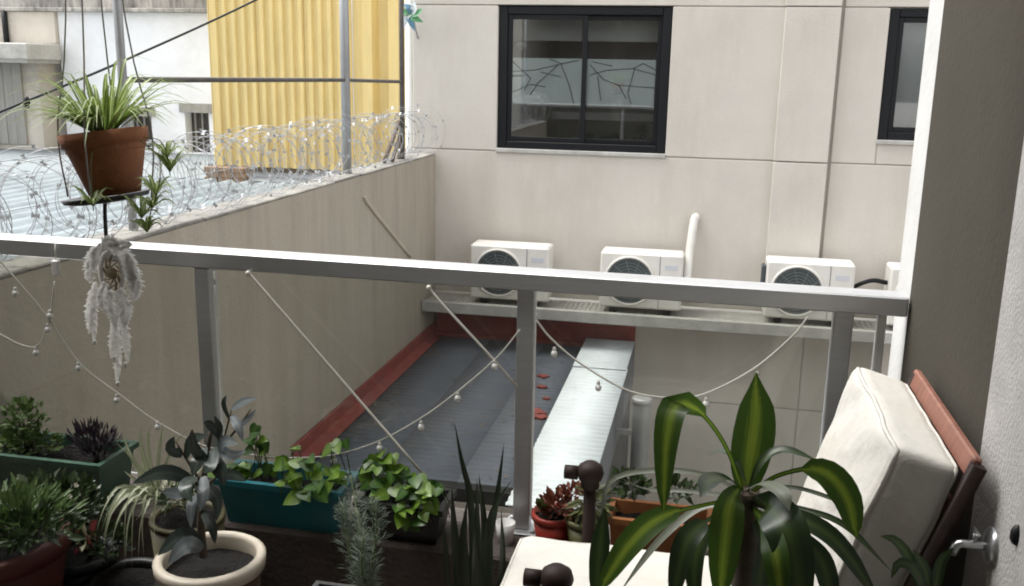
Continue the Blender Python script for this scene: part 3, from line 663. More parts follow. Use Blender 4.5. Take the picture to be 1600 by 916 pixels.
# heart-shaped leaf, shared by both trailing plants
def heart_mesh(name, m):
    half = [(0, 0), (.22, -.10), (.42, .0), (.50, .22), (.42, .50), (.24, .78), (0, 1.08)]; mb = MB()
    mid = [(0, y, -.03 - .10 * y * y) for y in (.0, .05, .15, .3, .5, .78, 1.08)]
    for x, y, z in mid: mb.v.append((x, y, z))
    for sx in (1, -1):
        b = len(mb.v)
        for (x, y), q in zip(half, mid): mb.v.append((sx * x, y, .16 * abs(x) - .10 * max(0, y) ** 2 - .03))
        for i in range(6):
            f = (i, b + i, b + i + 1, i + 1); u = lambda k: (0.5 + (mb.v[k][0]) * .98, max(0, min(1, mb.v[k][1])))
            f = f if sx > 0 else f[::-1]; mb.face(f, True, [u(k) for k in f])
    return mb.mesh(name, m, (0, 0, 0))
m_poth = leaf_mat("pothos_leaf", (.11, .22, .018), (.20, .33, .045), .02, .30, .35, .3, .35)
m_pothd = leaf_mat("pothos_leaf_dark", (.035, .10, .018), (.08, .17, .03), .02, .30, .35, .25, .35)
hearts = [heart_mesh('leaf', m_poth), heart_mesh('leaf', m_pothd)]
def qdir(d, nrm):
    y = Vector(d).normalized(); z = Vector(nrm); z = (z - y * z.dot(y)).normalized(); x = y.cross(z)
    return Matrix((x, y, z)).transposed().to_quaternion()
def pothos(t, spots, sz, seed, base_z, stems=True):
    rr = random.Random(seed); sb_ = MB()
    for (p, k) in spots:
        p = Vector(p); d = Vector((rr.uniform(-1, 1), rr.uniform(-1, .1), rr.uniform(-.9, .35)))
        nrm = Vector((rr.uniform(-.5, .5), rr.uniform(-.9, -.2), rr.uniform(.5, 1)))
        place('leaf', hearts[int(k)], t, p, qdir(d, nrm), sz * rr.uniform(.7, 1.25))
        b = Vector((p.x + rr.uniform(-.03, .03), p.y + rr.uniform(0, .04), base_z))
        if p.z > base_z: sb_.tube(sm([b, b.lerp(p, .6) + Vector((0, 0, .01)), p], 4), .0017, 4)
        else: sb_.tube(sm([Vector((p.x, p.y + .03, base_z + .02)), Vector((p.x, p.y, base_z + .015)), p], 4), .0017, 4)
    sb_.build('stems', m_gstem, t)

# --- teal planter
tp = thing('teal_planter', (-1.21, 2.54, -1.37), 'long teal plastic planter with trailing yellow green leaves', 'planter')
trough(tp, -1.40, -1.015, 2.472, 2.61, -1.37, -1.222, m_teal)
sp = [(q, 0) for q in [(-1.181, 2.520, -1.121), (-1.204, 2.500, -1.146), (-1.134, 2.480, -1.151), (-1.151, 2.470, -1.179), (-1.175, 2.455, -1.206), (-1.103, 2.450, -1.216), (-1.126, 2.460, -1.182), (-1.175, 2.480, -1.176), (-1.072, 2.500, -1.173), (-1.042, 2.500, -1.180), (-1.044, 2.480, -1.192), (-1.030, 2.520, -1.177), (-1.078, 2.480, -1.186), (-1.050, 2.550, -1.109), (-1.064, 2.560, -1.104), (-1.225, 2.500, -1.159)]]
sp += [(q, 1) for q in [(-1.315, 2.550, -1.126), (-1.310, 2.560, -1.098), (-1.317, 2.540, -1.143), (-1.341, 2.520, -1.190), (-1.352, 2.500, -1.203), (-1.373, 2.520, -1.204), (-1.266, 2.540, -1.190), (-1.311, 2.500, -1.209), (-1.290, 2.550, -1.144), (-1.396, 2.520, -1.227), (-1.072, 2.450, -1.213), (-1.143, 2.450, -1.231), (-1.103, 2.550, -1.177), (-1.343, 2.500, -1.223)]]
sp += [((x + U(-.03, .03), y + U(-.015, .02), z + U(-.014, .02)), rnd.random() < .45) for (x, y, z), k in list(sp)]
pothos(tp, sp, .040, 5, -1.255)
# --- black planter
bp_ = thing('black_planter', (-.83, 2.54, -1.37), 'black plastic planter crowded with yellow green heart shaped leaves', 'planter')
trough(bp_, -.955, -.705, 2.475, 2.61, -1.37, -1.245, m_blkp)
rr_ = random.Random(3)
sp = []
for q in [(-0.936, 2.540, -1.145), (-0.909, 2.520, -1.154), (-0.882, 2.500, -1.173), (-0.949, 2.520, -1.179), (-0.853, 2.500, -1.200), (-0.830, 2.520, -1.186), (-0.788, 2.480, -1.204), (-0.765, 2.500, -1.190), (-0.751, 2.520, -1.188), (-0.816, 2.540, -1.173), (-0.820, 2.460, -1.229), (-0.790, 2.455, -1.243), (-0.762, 2.460, -1.222), (-0.730, 2.480, -1.208), (-0.866, 2.480, -1.213), (-0.902, 2.500, -1.206), (-0.859, 2.550, -1.172), (-0.796, 2.540, -1.181), (-0.883, 2.560, -1.158), (-0.933, 2.560, -1.132), (-0.751, 2.455, -1.249), (-0.807, 2.480, -1.206), (-0.726, 2.500, -1.196), (-0.899, 2.550, -1.135), (-0.932, 2.500, -1.199), (-0.773, 2.452, -1.274), (-0.812, 2.453, -1.265), (-0.739, 2.465, -1.222), (-0.865, 2.520, -1.186), (-0.804, 2.500, -1.191)]:
    sp.append((q, 1 if rr_.random() < .4 else 0))
sp += [((x + U(-.03, .03), y + U(-.015, .02), z + U(-.02, .02)), rnd.random() < .45) for (x, y, z), k in list(sp)]
pothos(bp_, sp, .039, 9, -1.28)
# --- green planter at left with succulent and purple plant
gp = thing('green_planter', (-2.1, 2.52, -1.37), 'long green planter with a leafy succulent and a dark purple plant', 'planter')
trough(gp, -2.55, -1.775, 2.43, 2.615, -1.37, -1.20, m_green)
m_succ = leaf_mat("succulent_leaf", (.07, .12, .03), (.10, .16, .045), .05, .3, .5, .15, .4)
m_purp = leaf_mat("purple_leaf", (.035, .025, .038), (.05, .035, .05), .05, .3, .6, .1, .4)
clump(gp, 'succulent_foliage', m_succ, [(-2.072, 2.500, -1.107)][0], (.07, .05, .06), 170, .026, .019, .4, seed=4, stems=9, base=[(-2.091, 2.520, -1.247)][0])
clump(gp, 'succulent_foliage', m_succ, [(-2.057, 2.500, -1.181)][0], (.10, .05, .04), 150, .026, .020, .4, seed=24)
clump(gp, 'succulent_foliage', m_succ, [(-2.165, 2.500, -1.213)][0], (.09, .05, .05), 140, .026, .020, .3, seed=41)
clump(gp, 'purple_foliage', m_purp, [(-1.832, 2.500, -1.158)][0], (.085, .05, .05), 420, .032, .007, 1.0, seed=5, stems=12, base=[(-1.849, 2.520, -1.243)][0])
# --- dark shrub with tiny white flowers in front
m_dkl = leaf_mat("dark_leaf", (.025, .045, .015), (.04, .065, .02), .05, .3, .4, .15, .5)
m_wfl = leaf_mat("white_petal", (.70, .68, .60), (.75, .72, .6), .05, .3, .6, .2, .1)
ds = thing('flowering_pot', (-1.72, 2.18, -1.615), 'dark leafy pot plant with tiny white flowers below the green planter', 'potted plant')
round_pot(ds, (-1.70, 2.20), -1.61, -1.36, .07, .10, m_blkp, soil=.02)
clump(ds, 'foliage', m_dkl, [(-1.758, 2.200, -1.227)][0], (.15, .09, .075), 520, .034, .024, .3, seed=6, stems=14, base=[(-1.739, 2.200, -1.343)][0])
for q in [(-1.808, 2.160, -1.156), (-1.736, 2.140, -1.154), (-1.753, 2.140, -1.164), (-1.696, 2.100, -1.173), (-1.684, 2.100, -1.174), (-1.668, 2.120, -1.175), (-1.665, 2.180, -1.145), (-1.868, 2.200, -1.161), (-1.665, 2.150, -1.164)]:
    f = MB(); p = Vector(q)
    for k in range(5): a = k * 1.257; f.leaf(p, (math.cos(a), -.25, math.sin(a)), (0, -1, .4), .0095, .009)
    f.build('flower', m_wfl, ds)
# --- terracotta pot far left
tc = thing('terracotta_pot', (-1.78, 1.98, -1.615), 'large dark terracotta pot with grassy plant at the bottom left corner', 'potted plant')
round_pot(tc, (-1.80, 1.99), -1.61, -1.215, .13, .19, m_terrad, rimw=.02, rimh=.05, soil=.03)
m_grass = leaf_mat("grass_leaf", (.06, .11, .025), (.10, .16, .05), .05, .3, .5, .25, .4)
for k in range(70):
    a = U(0, 6.28); b = Vector((-1.80 + .10 * math.cos(a), 1.97 + .10 * math.sin(a), -1.24)); l = U(.08, .17); d = Vector((math.cos(a) * .5 + U(-.3, .3), math.sin(a) * .5 - .15, 1)).normalized()
    MB().ribbon([b, b + d * l * .6, b + d * l + Vector((d.x, d.y, -.35)) * l * .45], .010, (U(-.4, .4), -1, .3), 'grass', 5).build('leaf', m_grass, tc)
clump(tc, 'foliage', m_grass, [(-1.714, 2.000, -1.147)][0], (.15, .10, .05), 330, .05, .014, .7, seed=51)
clump(tc, 'foliage', m_dkl, [(-1.638, 1.950, -1.153)][0], (.13, .08, .03), 200, .04, .02, .4, seed=52)
# --- variegated pinkish plant in dark pot
vg = thing('variegated_plant', (-1.52, 2.15, -1.615), 'red and cream variegated plant in a dark pot beside the spider plant', 'potted plant')
round_pot(vg, (-1.52, 2.17), -1.61, -1.40, .08, .105, m_blkp, soil=.02)
m_vred = leaf_mat("red_leaf", (.16, .03, .03), (.32, .05, .06), .08, .3, .5, .25, .4)
m_vcr = leaf_mat("cream_leaf", (.20, .22, .12), (.42, .40, .28), .08, .35, .5, .25, .4)
for k, (a, b, m_) in enumerate(zip([(-1.626, 2.160, -1.309), (-1.609, 2.150, -1.301), (-1.599, 2.150, -1.300), (-1.613, 2.140, -1.316), (-1.593, 2.140, -1.314), (-1.593, 2.130, -1.301), (-1.590, 2.150, -1.319), (-1.623, 2.140, -1.317)], [(-1.613, 2.100, -1.242), (-1.591, 2.100, -1.213), (-1.566, 2.120, -1.209), (-1.605, 2.080, -1.265), (-1.553, 2.060, -1.234), (-1.576, 2.060, -1.274), (-1.559, 2.100, -1.241), (-1.612, 2.080, -1.300)], (0, 1, 0, 1, 0, 1, 1, 0))):
    a, b = Vector(a), Vector(b); MB().ribbon([a, a.lerp(b, .5) + Vector((0, -.01, .02)), b], .026, (0, -1, .5), 'lance', 6).build('leaf', (m_vred, m_vcr)[m_], vg)
clump(vg, 'foliage', m_dkl, [(-1.568, 2.150, -1.287)][0], (.07, .05, .045), 150, .03, .02, .3, seed=16)
lw = thing('low_trough', (-1.55, 1.93, -1.615), 'low dark blue grey trough at the bottom left', 'planter')
trough(lw, -1.66, -1.39, 1.90, 2.03, -1.61, -1.40, mat("blue_grey_plastic", (.035, .05, .06), .5))
# --- spider plant standing pot (pale striped leaves)
m_spid = leaf_mat("spider_leaf", (.30, .34, .20), (.52, .53, .40), .08, .2, .5, .3, .2)
spn = thing('spider_plant', (-1.50, 2.33, -1.615), 'pale striped spider plant arching over an olive pot', 'potted plant')
round_pot(spn, (-1.43, 2.34), -1.61, -1.285, .085, .105, mat("olive_glazed_pot", (.10, .088, .04), .5, .3, 3, (8, 8, .6)), rimw=.004, rimh=.012, soil=.012)
for pts, w in (([(-1.528, 2.330, -1.220), (-1.535, 2.300, -1.070), (-1.520, 2.280, -0.984)], .016), ([(-1.518, 2.330, -1.219), (-1.478, 2.300, -1.064), (-1.459, 2.300, -0.966)], .014), ([(-1.538, 2.330, -1.221), (-1.566, 2.280, -1.065), (-1.555, 2.260, -0.995)], .014), ([(-1.509, 2.300, -1.215), (-1.512, 2.200, -1.160), (-1.533, 2.140, -1.192), (-1.538, 2.100, -1.267)], .018),
               ([(-1.509, 2.300, -1.215), (-1.499, 2.200, -1.168), (-1.508, 2.130, -1.203), (-1.520, 2.100, -1.287)], .015), ([(-1.509, 2.300, -1.215), (-1.493, 2.200, -1.177), (-1.488, 2.140, -1.224), (-1.477, 2.100, -1.316)], .013), ([(-1.499, 2.300, -1.213), (-1.464, 2.220, -1.144), (-1.471, 2.150, -1.170), (-1.459, 2.100, -1.333)], .012), ([(-1.518, 2.330, -1.219), (-1.549, 2.280, -1.102), (-1.584, 2.250, -1.036)], .013),
               ([(-1.518, 2.330, -1.219), (-1.450, 2.320, -1.069), (-1.386, 2.320, -0.995)], .011), ([(-1.509, 2.300, -1.215), (-1.554, 2.220, -1.154), (-1.566, 2.160, -1.186), (-1.573, 2.120, -1.244)], .012), ([(-1.499, 2.300, -1.213), (-1.467, 2.200, -1.164), (-1.458, 2.160, -1.230), (-1.440, 2.130, -1.308)], .010), ([(-1.522, 2.330, -1.224), (-1.513, 2.300, -1.048), (-1.493, 2.300, -0.988)], .012)):
    MB().ribbon(pts, w, (0, -1, .5), 'grass', 10, .35).build('leaf', m_spid, spn)
    b0, e0 = Vector(pts[0]), Vector(pts[-1])
    if e0.z < b0.z:
        sh = Vector((U(-.03, .06), U(-.01, .03), U(-.02, .03))); MB().ribbon([b0] + [Vector(q) + sh for q in pts[1:]], w * .8, (0, -1, .5), 'grass', 10, .35).build('leaf', m_spid, spn)
clump(spn, 'foliage', m_spid, [(-1.489, 2.340, -1.216)][0], (.09, .06, .03), 110, .06, .009, .3, seed=53)
clump(spn, 'foliage', m_dkl, [(-1.442, 2.340, -1.225)][0], (.07, .06, .025), 120, .035, .014, .3, seed=54)
# --- big round pot with cream rim and dark leafy shrub
rp_ = thing('cream_rimmed_pot', (-1.225, 2.1, -1.615), 'large round pot with thick cream rim holding a dark glossy leaved shrub', 'potted plant')
round_pot(rp_, (-1.228, 2.105), -1.61, -1.262, .105, .130, m_brownp, m_cream, rimw=.02, rimh=.036, th=.008, soil=.045)
m_shr = leaf_mat("dark_glossy_leaf", (.048, .064, .054), (.090, .112, .098), .0, .12, .34, .12, .5)
m_shl = leaf_mat("silver_underside_leaf", (.17, .20, .21), (.25, .28, .28), .03, .2, .45, .2, .3)
MB().tube(sm([(-1.244, 2.100, -1.267), (-1.246, 2.100, -1.175), (-1.243, 2.110, -1.089), (-1.232, 2.120, -1.003), (-1.218, 2.130, -0.917)], 14), [.011] * 5 + [.009] * 5 + [.006] * 5, 8).build('trunk', m_stem, rp_)
for pts in ([(-1.239, 2.100, -1.120), (-1.255, 2.100, -1.050), (-1.293, 2.090, -1.023)], [(-1.232, 2.110, -1.034), (-1.189, 2.120, -0.963), (-1.153, 2.120, -0.855)], [(-1.232, 2.100, -1.066), (-1.278, 2.100, -0.991), (-1.303, 2.100, -0.949)], [(-1.233, 2.100, -1.075), (-1.191, 2.100, -1.034), (-1.153, 2.100, -1.004)], [(-1.189, 2.120, -0.963), (-1.141, 2.120, -0.906), (-1.100, 2.120, -0.850)]):
    MB().tube(sm(pts, 6), .0045, 6, True, .002).build('branch', m_stem, rp_)
for pts, w, k in (([(-1.261, 2.090, -1.043), (-1.313, 2.050, -1.014), (-1.384, 2.020, -1.040)], .040, 0), ([(-1.252, 2.080, -1.050), (-1.253, 2.020, -1.050), (-1.284, 1.990, -1.036)], .038, 1), ([(-1.287, 2.100, -0.986), (-1.304, 2.080, -0.959), (-1.288, 2.070, -0.922)], .032, 0), ([(-1.278, 2.100, -0.991), (-1.239, 2.070, -0.931), (-1.193, 2.060, -0.905)], .036, 0),
                  ([(-1.228, 2.110, -0.963), (-1.219, 2.060, -0.977), (-1.227, 2.040, -1.012)], .040, 0), ([(-1.198, 2.120, -0.973), (-1.153, 2.080, -0.926), (-1.107, 2.060, -0.921)], .032, 1), ([(-1.226, 2.120, -0.993), (-1.158, 2.060, -0.996), (-1.141, 2.040, -1.029)], .042, 0),
                  ([(-1.231, 2.100, -1.039), (-1.204, 2.050, -1.058), (-1.206, 2.030, -1.101)], .034, 1), ([(-1.228, 2.100, -1.065), (-1.166, 2.050, -1.071), (-1.167, 2.040, -1.128)], .036, 0), ([(-1.153, 2.120, -0.855), (-1.109, 2.100, -0.824), (-1.071, 2.100, -0.810)], .022, 1), ([(-1.161, 2.120, -0.882), (-1.162, 2.100, -0.835), (-1.154, 2.100, -0.811)], .018, 0),
                  ([(-1.154, 2.120, -0.872), (-1.121, 2.090, -0.884), (-1.104, 2.080, -0.921)], .024, 1), ([(-1.179, 2.120, -0.944), (-1.201, 2.100, -0.896), (-1.216, 2.090, -0.885)], .026, 0), ([(-1.132, 2.120, -0.896), (-1.098, 2.100, -0.869), (-1.075, 2.100, -0.841)], .018, 1),
                  ([(-1.189, 2.120, -0.963), (-1.137, 2.080, -0.963), (-1.091, 2.070, -0.942)], .028, 1), ([(-1.207, 2.100, -1.010), (-1.225, 2.060, -0.943), (-1.225, 2.050, -0.888)], .034, 0), ([(-1.240, 2.100, -1.138), (-1.190, 2.060, -1.153), (-1.174, 2.040, -1.191)], .030, 0),
                  ([(-1.234, 2.080, -1.228), (-1.258, 2.030, -1.175), (-1.307, 1.990, -1.214)], .050, 0), ([(-1.235, 2.080, -1.233), (-1.232, 2.000, -1.181), (-1.267, 1.970, -1.223)], .044, 1), ([(-1.207, 2.120, -0.965), (-1.178, 2.050, -0.977), (-1.189, 2.030, -0.995)], .038, 0), ([(-1.248, 2.090, -1.036), (-1.241, 2.030, -1.036), (-1.213, 2.010, -1.067)], .036, 0),
                  ([(-1.182, 2.100, -1.033), (-1.129, 2.070, -1.010), (-1.090, 2.060, -1.018)], .03, 0), ([(-1.237, 2.100, -1.084), (-1.238, 2.050, -1.097), (-1.233, 2.030, -1.149)], .032, 1), ([(-1.197, 2.120, -0.946), (-1.169, 2.090, -0.897), (-1.179, 2.080, -0.860)], .026, 0)):
    MB().ribbon(pts, w, (U(-.3, .3), -1, .6), 'lance', 8, .18).build('leaf', (m_shr, m_shl)[k], rp_)
# --- feathery pale plant in square pot
m_feath = leaf_mat("feathery_leaf", (.13, .17, .12), (.17, .21, .15), .05, .3, .6, .3, .3)
ft = thing('feathery_plant', (-.83, 2.08, -1.615), 'feathery grey green plant in a square dark pot below the black planter', 'potted plant')
trough(ft, -.95, -.70, 1.98, 2.16, -1.61, -1.335, mat("dark_grey_pot", (.05, .047, .048), .45, .2), rim=.008)
fs = MB(); rr = random.Random(8); axs = [sm(q, 30) for q in ([(-0.773, 2.060, -1.291), (-0.792, 2.070, -1.211), (-0.807, 2.100, -1.140), (-0.855, 2.200, -1.122), (-0.899, 2.280, -1.080)], [(-0.778, 2.060, -1.292), (-0.751, 2.050, -1.177), (-0.748, 2.060, -1.087), (-0.768, 2.080, -1.048)], [(-0.785, 2.060, -1.293), (-0.817, 2.060, -1.191), (-0.844, 2.100, -1.127), (-0.866, 2.140, -1.096)], [(-0.763, 2.030, -1.272), (-0.772, 2.020, -1.198), (-0.771, 2.030, -1.118)])]
for ax in axs:
    for i, p in enumerate(ax):
        for k in range(16):
            a = rr.uniform(0, 6.28); r = .036 * (1 - .4 * i / 30)
            d = Vector((math.cos(a), math.sin(a), rr.uniform(.1, 1.3))).normalized()
            fs.leaf(p + d * r * rr.uniform(0, .6) + Vector((rr.uniform(-.006, .006), 0, rr.uniform(-.006, .006))), d + Vector((rr.uniform(-.4, .4), 0, 0)), (0, 0, 1), r * rr.uniform(.4, 1.2), .0026)
tag(fs.build('fronds', m_feath, ft), kind='stuff')
for ax in axs: MB().tube(ax, .0025, 5).build('stem', m_gstem, ft)
# --- snake plant
m_snk = leaf_mat("snake_leaf", (.022, .034, .018), (.035, .050, .028), .05, .3, .4, .05, .45)
sn = thing('snake_plant', (-.57, 2.08, -1.615), 'snake plant with upright dark sword leaves beside the chair', 'potted plant')
round_pot(sn, (-.585, 2.08), -1.61, -1.42, .08, .105, m_blkp, soil=.02)
for pts, w in (([(-0.508, 2.060, -1.306), (-0.507, 2.080, -1.127), (-0.521, 2.100, -1.003), (-0.542, 2.100, -0.922), (-0.562, 2.100, -0.823)], .026), ([(-0.484, 2.060, -1.303), (-0.467, 2.080, -1.122), (-0.452, 2.100, -0.996), (-0.439, 2.100, -0.862)], .024), ([(-0.527, 2.040, -1.297), (-0.544, 2.050, -1.117), (-0.557, 2.060, -0.973)], .028),
               ([(-0.485, 2.030, -1.285), (-0.482, 2.030, -1.115), (-0.493, 2.050, -0.937)], .034), ([(-0.465, 2.050, -1.294), (-0.467, 2.060, -1.129), (-0.460, 2.080, -1.037), (-0.421, 2.100, -0.962)], .026), ([(-0.506, 2.020, -1.282), (-0.510, 2.020, -1.147), (-0.516, 2.020, -1.015)], .036), ([(-0.454, 2.000, -1.263), (-0.448, 2.000, -1.145), (-0.445, 2.000, -0.998)], .034), ([(-0.549, 2.030, -1.294), (-0.560, 2.030, -1.159), (-0.570, 2.030, -1.046)], .024),
               ([(-0.477, 2.000, -1.266), (-0.472, 1.980, -1.154), (-0.480, 1.980, -1.032)], .036), ([(-0.441, 2.050, -1.291), (-0.428, 2.050, -1.152), (-0.435, 2.060, -1.017)], .022), ([(-0.480, 2.080, -1.314), (-0.484, 2.100, -1.100), (-0.503, 2.110, -0.955)], .024), ([(-0.546, 2.080, -1.324), (-0.541, 2.100, -1.159), (-0.534, 2.120, -1.031)], .03)):
    MB().ribbon(pts, w * .78, (U(-.35, .35), -1, .2), 'sword', 9, .45, U(-.5, .5)).build('leaf', m_snk, sn)
pr_ = thing('purple_pot', (-.70, 1.93, -1.615), 'small purple grey rounded pot beside the snake plant', 'pot')
MB().lathe(tuple([(-0.585, 1.950, -1.202)][0][:2]) + (0,), [(.04, -1.61), (.065, -1.50), (.062, -1.40), (.045, -1.335), (.036, -1.33), (.034, -1.36)], 22).build('pot', mat("purple_grey_glaze", (.16, .12, .16), .4, .2), pr_)
# --- red pot, olive pot, orange trough on the kerb
rd = thing('red_pot', (-.39, 2.56, -1.37), 'small red pot with reddish leafy plant at the foot of the middle post', 'potted plant')
round_pot(rd, (-.385, 2.575), -1.368, -1.262, .048, .062, mat("red_plastic_pot", (.30, .03, .018), .45, .15), rimw=.008, rimh=.018, th=.005, soil=.015)
m_rl = leaf_mat("reddish_leaf", (.12, .03, .018), (.20, .06, .03), .05, .3, .5, .2, .4)
clump(rd, 'foliage', m_rl, [(-0.374, 2.550, -1.229)][0], (.055, .04, .035), 110, .030, .017, .7, seed=12, stems=6, base=[(-0.386, 2.575, -1.283)][0])
clump(rd, 'foliage', m_rl, [(-0.329, 2.550, -1.184)][0], (.03, .03, .02), 45, .028, .016, .7, seed=13)
MB().ribbon([(-0.405, 2.570, -1.262), (-0.418, 2.530, -1.215), (-0.426, 2.500, -1.188)], .03, n=6).build('leaf', m_succ, rd)
ol = thing('olive_pot', (-.29, 2.52, -1.37), 'small olive pot with drooping dark leaves between the red pot and orange trough', 'potted plant')
round_pot(ol, (-.285, 2.54), -1.368, -1.25, .045, .058, mat("olive_pot", (.10, .10, .035), .5, .2), rimw=.006, rimh=.016, th=.005, soil=.012)
clump(ol, 'foliage', leaf_mat("olive_leaf", (.06, .07, .022), (.10, .11, .035), .05, .3, .5, .2, .4), [(-0.268, 2.510, -1.198)][0], (.05, .035, .05), 120, .045, .014, -.6, seed=14)
ot = thing('orange_trough', (-.08, 2.57, -1.37), 'orange brown rectangular trough on the kerb behind the chair seat', 'planter')
trough(ot, -.215, .06, 2.50, 2.62, -1.368, -1.222, mat("orange_terracotta", (.31, .12, .04), .7, .2, 6, dirt=(.25, .09, .03), dirt_amt=.6, dirt_scale=6), tap=.012, rim=.010)
clump(ot, 'foliage', m_dkl, [(-0.166, 2.560, -1.141)][0], (.05, .04, .025), 90, .03, .02, .4, seed=15)
clump(ot, 'foliage', m_dkl, [(-0.031, 2.560, -1.145)][0], (.05, .04, .02), 60, .03, .02, .4, seed=17)
wk = thing('white_cup', [(-0.514, 2.500, -1.312)][0], 'small white plastic cup at the foot of the middle post', 'cup')
c = [(-0.527, 2.560, -1.303)][0]
MB().lathe((c[0], c[1], 0), [(.022, -1.369), (.03, -1.305), (.027, -1.305), (.020, -1.36)], 16).build('cup', m_whitept, wk)

# ------------------------------------------------------------------ hanging pot
hp = thing('hanging_pot', (-1.652, 2.4, -.38), 'terracotta pot with spider plant hanging on cords above the rail', 'hanging plant')
HX, HY = -1.650, 2.40
def tilted(mb):
    c_, s_ = math.cos(R(8)), math.sin(R(8))
    mb.v = [(HX + (x - HX) * c_ - (z + .19) * s_, y, -.19 + (x - HX) * s_ + (z + .19) * c_) for x, y, z in mb.v]; return mb
tilted(MB().lathe((HX, HY, 0), [(.068, -.362), (.104, -.232), (.105, -.226), (.113, -.224), (.118, -.186), (.109, -.186), (.105, -.24)], 32, 'Z', True, False)).build('pot', m_terra, hp)
tilted(MB().lathe((HX, HY, 0), [(.104, -.20), (.05, -.195), (.001, -.19)], 20, 'Z', False, True)).build('soil', m_soil, hp)
tilted(MB().lathe((HX - .03, HY, 0), [(.085, -.380), (.113, -.374), (.118, -.362), (.114, -.362), (.10, -.370)], 28, 'Z', True, True)).build('saucer', m_blkp, hp)
m_hcord = mat("grey_macrame_cord", (.26, .25, .23), .9, .2)
for a in (.35, 1.9, 3.3, 4.95):
    b = Vector((HX + .116 * math.cos(a), HY + .116 * math.sin(a), -.372)); MB().tube(sm([b, b + Vector((.012 * math.cos(a), .012 * math.sin(a), .19)), Vector((HX + .075 * math.cos(a), HY + .075 * math.sin(a), .16)), Vector((HX, HY, 1.3))], 14), .0024, 5).build('cord', m_hcord, hp)
MB().tube(sm([Vector((HX, HY, 1.285)), Vector((HX, HY, 1.318))], 2), .006, 6).build('hook', m_steel, hp)
MB().tube(sm([(-1.661, 2.400, -0.381), (-1.665, 2.400, -0.428), (-1.667, 2.400, -0.517)], 6), .0055, 6).build('lower_cord', m_blkp, hp)
m_sp2 = leaf_mat("spider_leaf_green", (.16, .24, .045), (.50, .54, .28), .06, .2, .45, .3, .3)
ru = random.Random(21)
for k in range(90):
    a = ru.uniform(0, 6.283); l = ru.uniform(.10, .22); out_ = ru.uniform(.25, 1.0)
    b = Vector((HX + .03 * math.cos(a), HY + .03 * math.sin(a), -.19)); d = Vector((math.cos(a) * out_, math.sin(a) * out_, ru.uniform(.45, 1.0) * (1.15 - out_ * .7)))
    e = b + d.normalized() * l; tip = e + Vector((math.cos(a), math.sin(a), -.6 * out_)) * l * .45
    MB().ribbon([b, b.lerp(e, .5) + Vector((0, 0, .02)), e, tip], ru.uniform(.012, .020), (math.cos(a) * -.5, math.sin(a) * -.5, 1), 'grass', 8, .35).build('leaf', m_sp2, hp)
for run, babies in (([(-1.514, 2.380, -0.199), (-1.454, 2.360, -0.204), (-1.428, 2.350, -0.245), (-1.424, 2.350, -0.296)], [(-1.423, 2.350, -0.284), (-1.428, 2.350, -0.245)]), ([(-1.511, 2.360, -0.206), (-1.439, 2.330, -0.252), (-1.446, 2.320, -0.337), (-1.463, 2.310, -0.388), (-1.474, 2.310, -0.432)], [(-1.444, 2.310, -0.344), (-1.458, 2.310, -0.379), (-1.478, 2.310, -0.445), (-1.491, 2.310, -0.407)]), ([(-1.624, 2.330, -0.191), (-1.612, 2.280, -0.271), (-1.615, 2.280, -0.391)], [(-1.614, 2.280, -0.377)])):
    MB().tube(sm(run, 12), .0014, 4).build('runner', m_gstem, hp)
    for q in babies:
        q = Vector(q)
        for k in range(9):
            a = k * .7 + .3; d = Vector((math.cos(a), math.sin(a) * .7, ru.uniform(.2, 1.0))); l = ru.uniform(.045, .085)
            MB().ribbon([q, q + d * l * .55 + Vector((0, 0, .015)), q + d * l + Vector((0, 0, -.012))], .013, (0, -.4, 1), 'grass', 5, .3).build('leaf', m_sp2, hp)
for q0, q1 in zip([(-1.578, 2.380, -0.158), (-1.556, 2.360, -0.165), (-1.662, 2.360, -0.168), (-1.536, 2.360, -0.156), (-1.683, 2.360, -0.177)], [(-1.370, 2.340, -0.108), (-1.409, 2.330, -0.150), (-1.802, 2.330, -0.179), (-1.395, 2.340, -0.064), (-1.763, 2.340, -0.110)]):
    q0, q1 = Vector(q0), Vector(q1); MB().ribbon([q0, q0.lerp(q1, .5) + Vector((0, 0, .035)), q1], .009, (0, -.5, 1), 'grass', 8, .3).build('leaf', m_sp2, hp)

# ------------------------------------------------------------------ white dreamcatcher below the pot
dc = thing('dreamcatcher', [(-1.656, 2.390, -0.592)][0], 'white feathery dreamcatcher hanging under the terracotta pot', 'dreamcatcher')
m_fea = leaf_mat("white_feather", (.84, .83, .81), (.88, .87, .85), .03, .3, .8, .55, .12)
m_lace = mat("white_lace", (.60, .58, .55), .9, .1)
m_web = mat("tan_woven_web", (.26, .20, .13), .9, .3, 40)
c = Vector([(-1.656, 2.390, -0.588)][0])
MB().tube([c + Vector((.036 * math.cos(a * .2618), .01, .062 * math.sin(a * .2618))) for a in range(25)], .008, 8, False).build('hoop', m_lace, dc)
wv = MB()
for k in range(9):
    a = k * .698; wv.tube([c + Vector((.034 * math.cos(a), .01, .058 * math.sin(a))), c + Vector((.012 * math.cos(a + 1), .008, .018 * math.sin(a + 1)))], .0024, 4)
    wv.tube([c + Vector((.034 * math.cos(a), .012, .058 * math.sin(a))), c + Vector((.02 * math.cos(a + .7), .01, .036 * math.sin(a + .7)))], .0022, 4)
wv.lathe((c.x, c.y + .010, c.z), [(.018, 0), (.016, -.006), (.002, -.010)], 14, 'Y'); wv.build('web', m_web, dc)
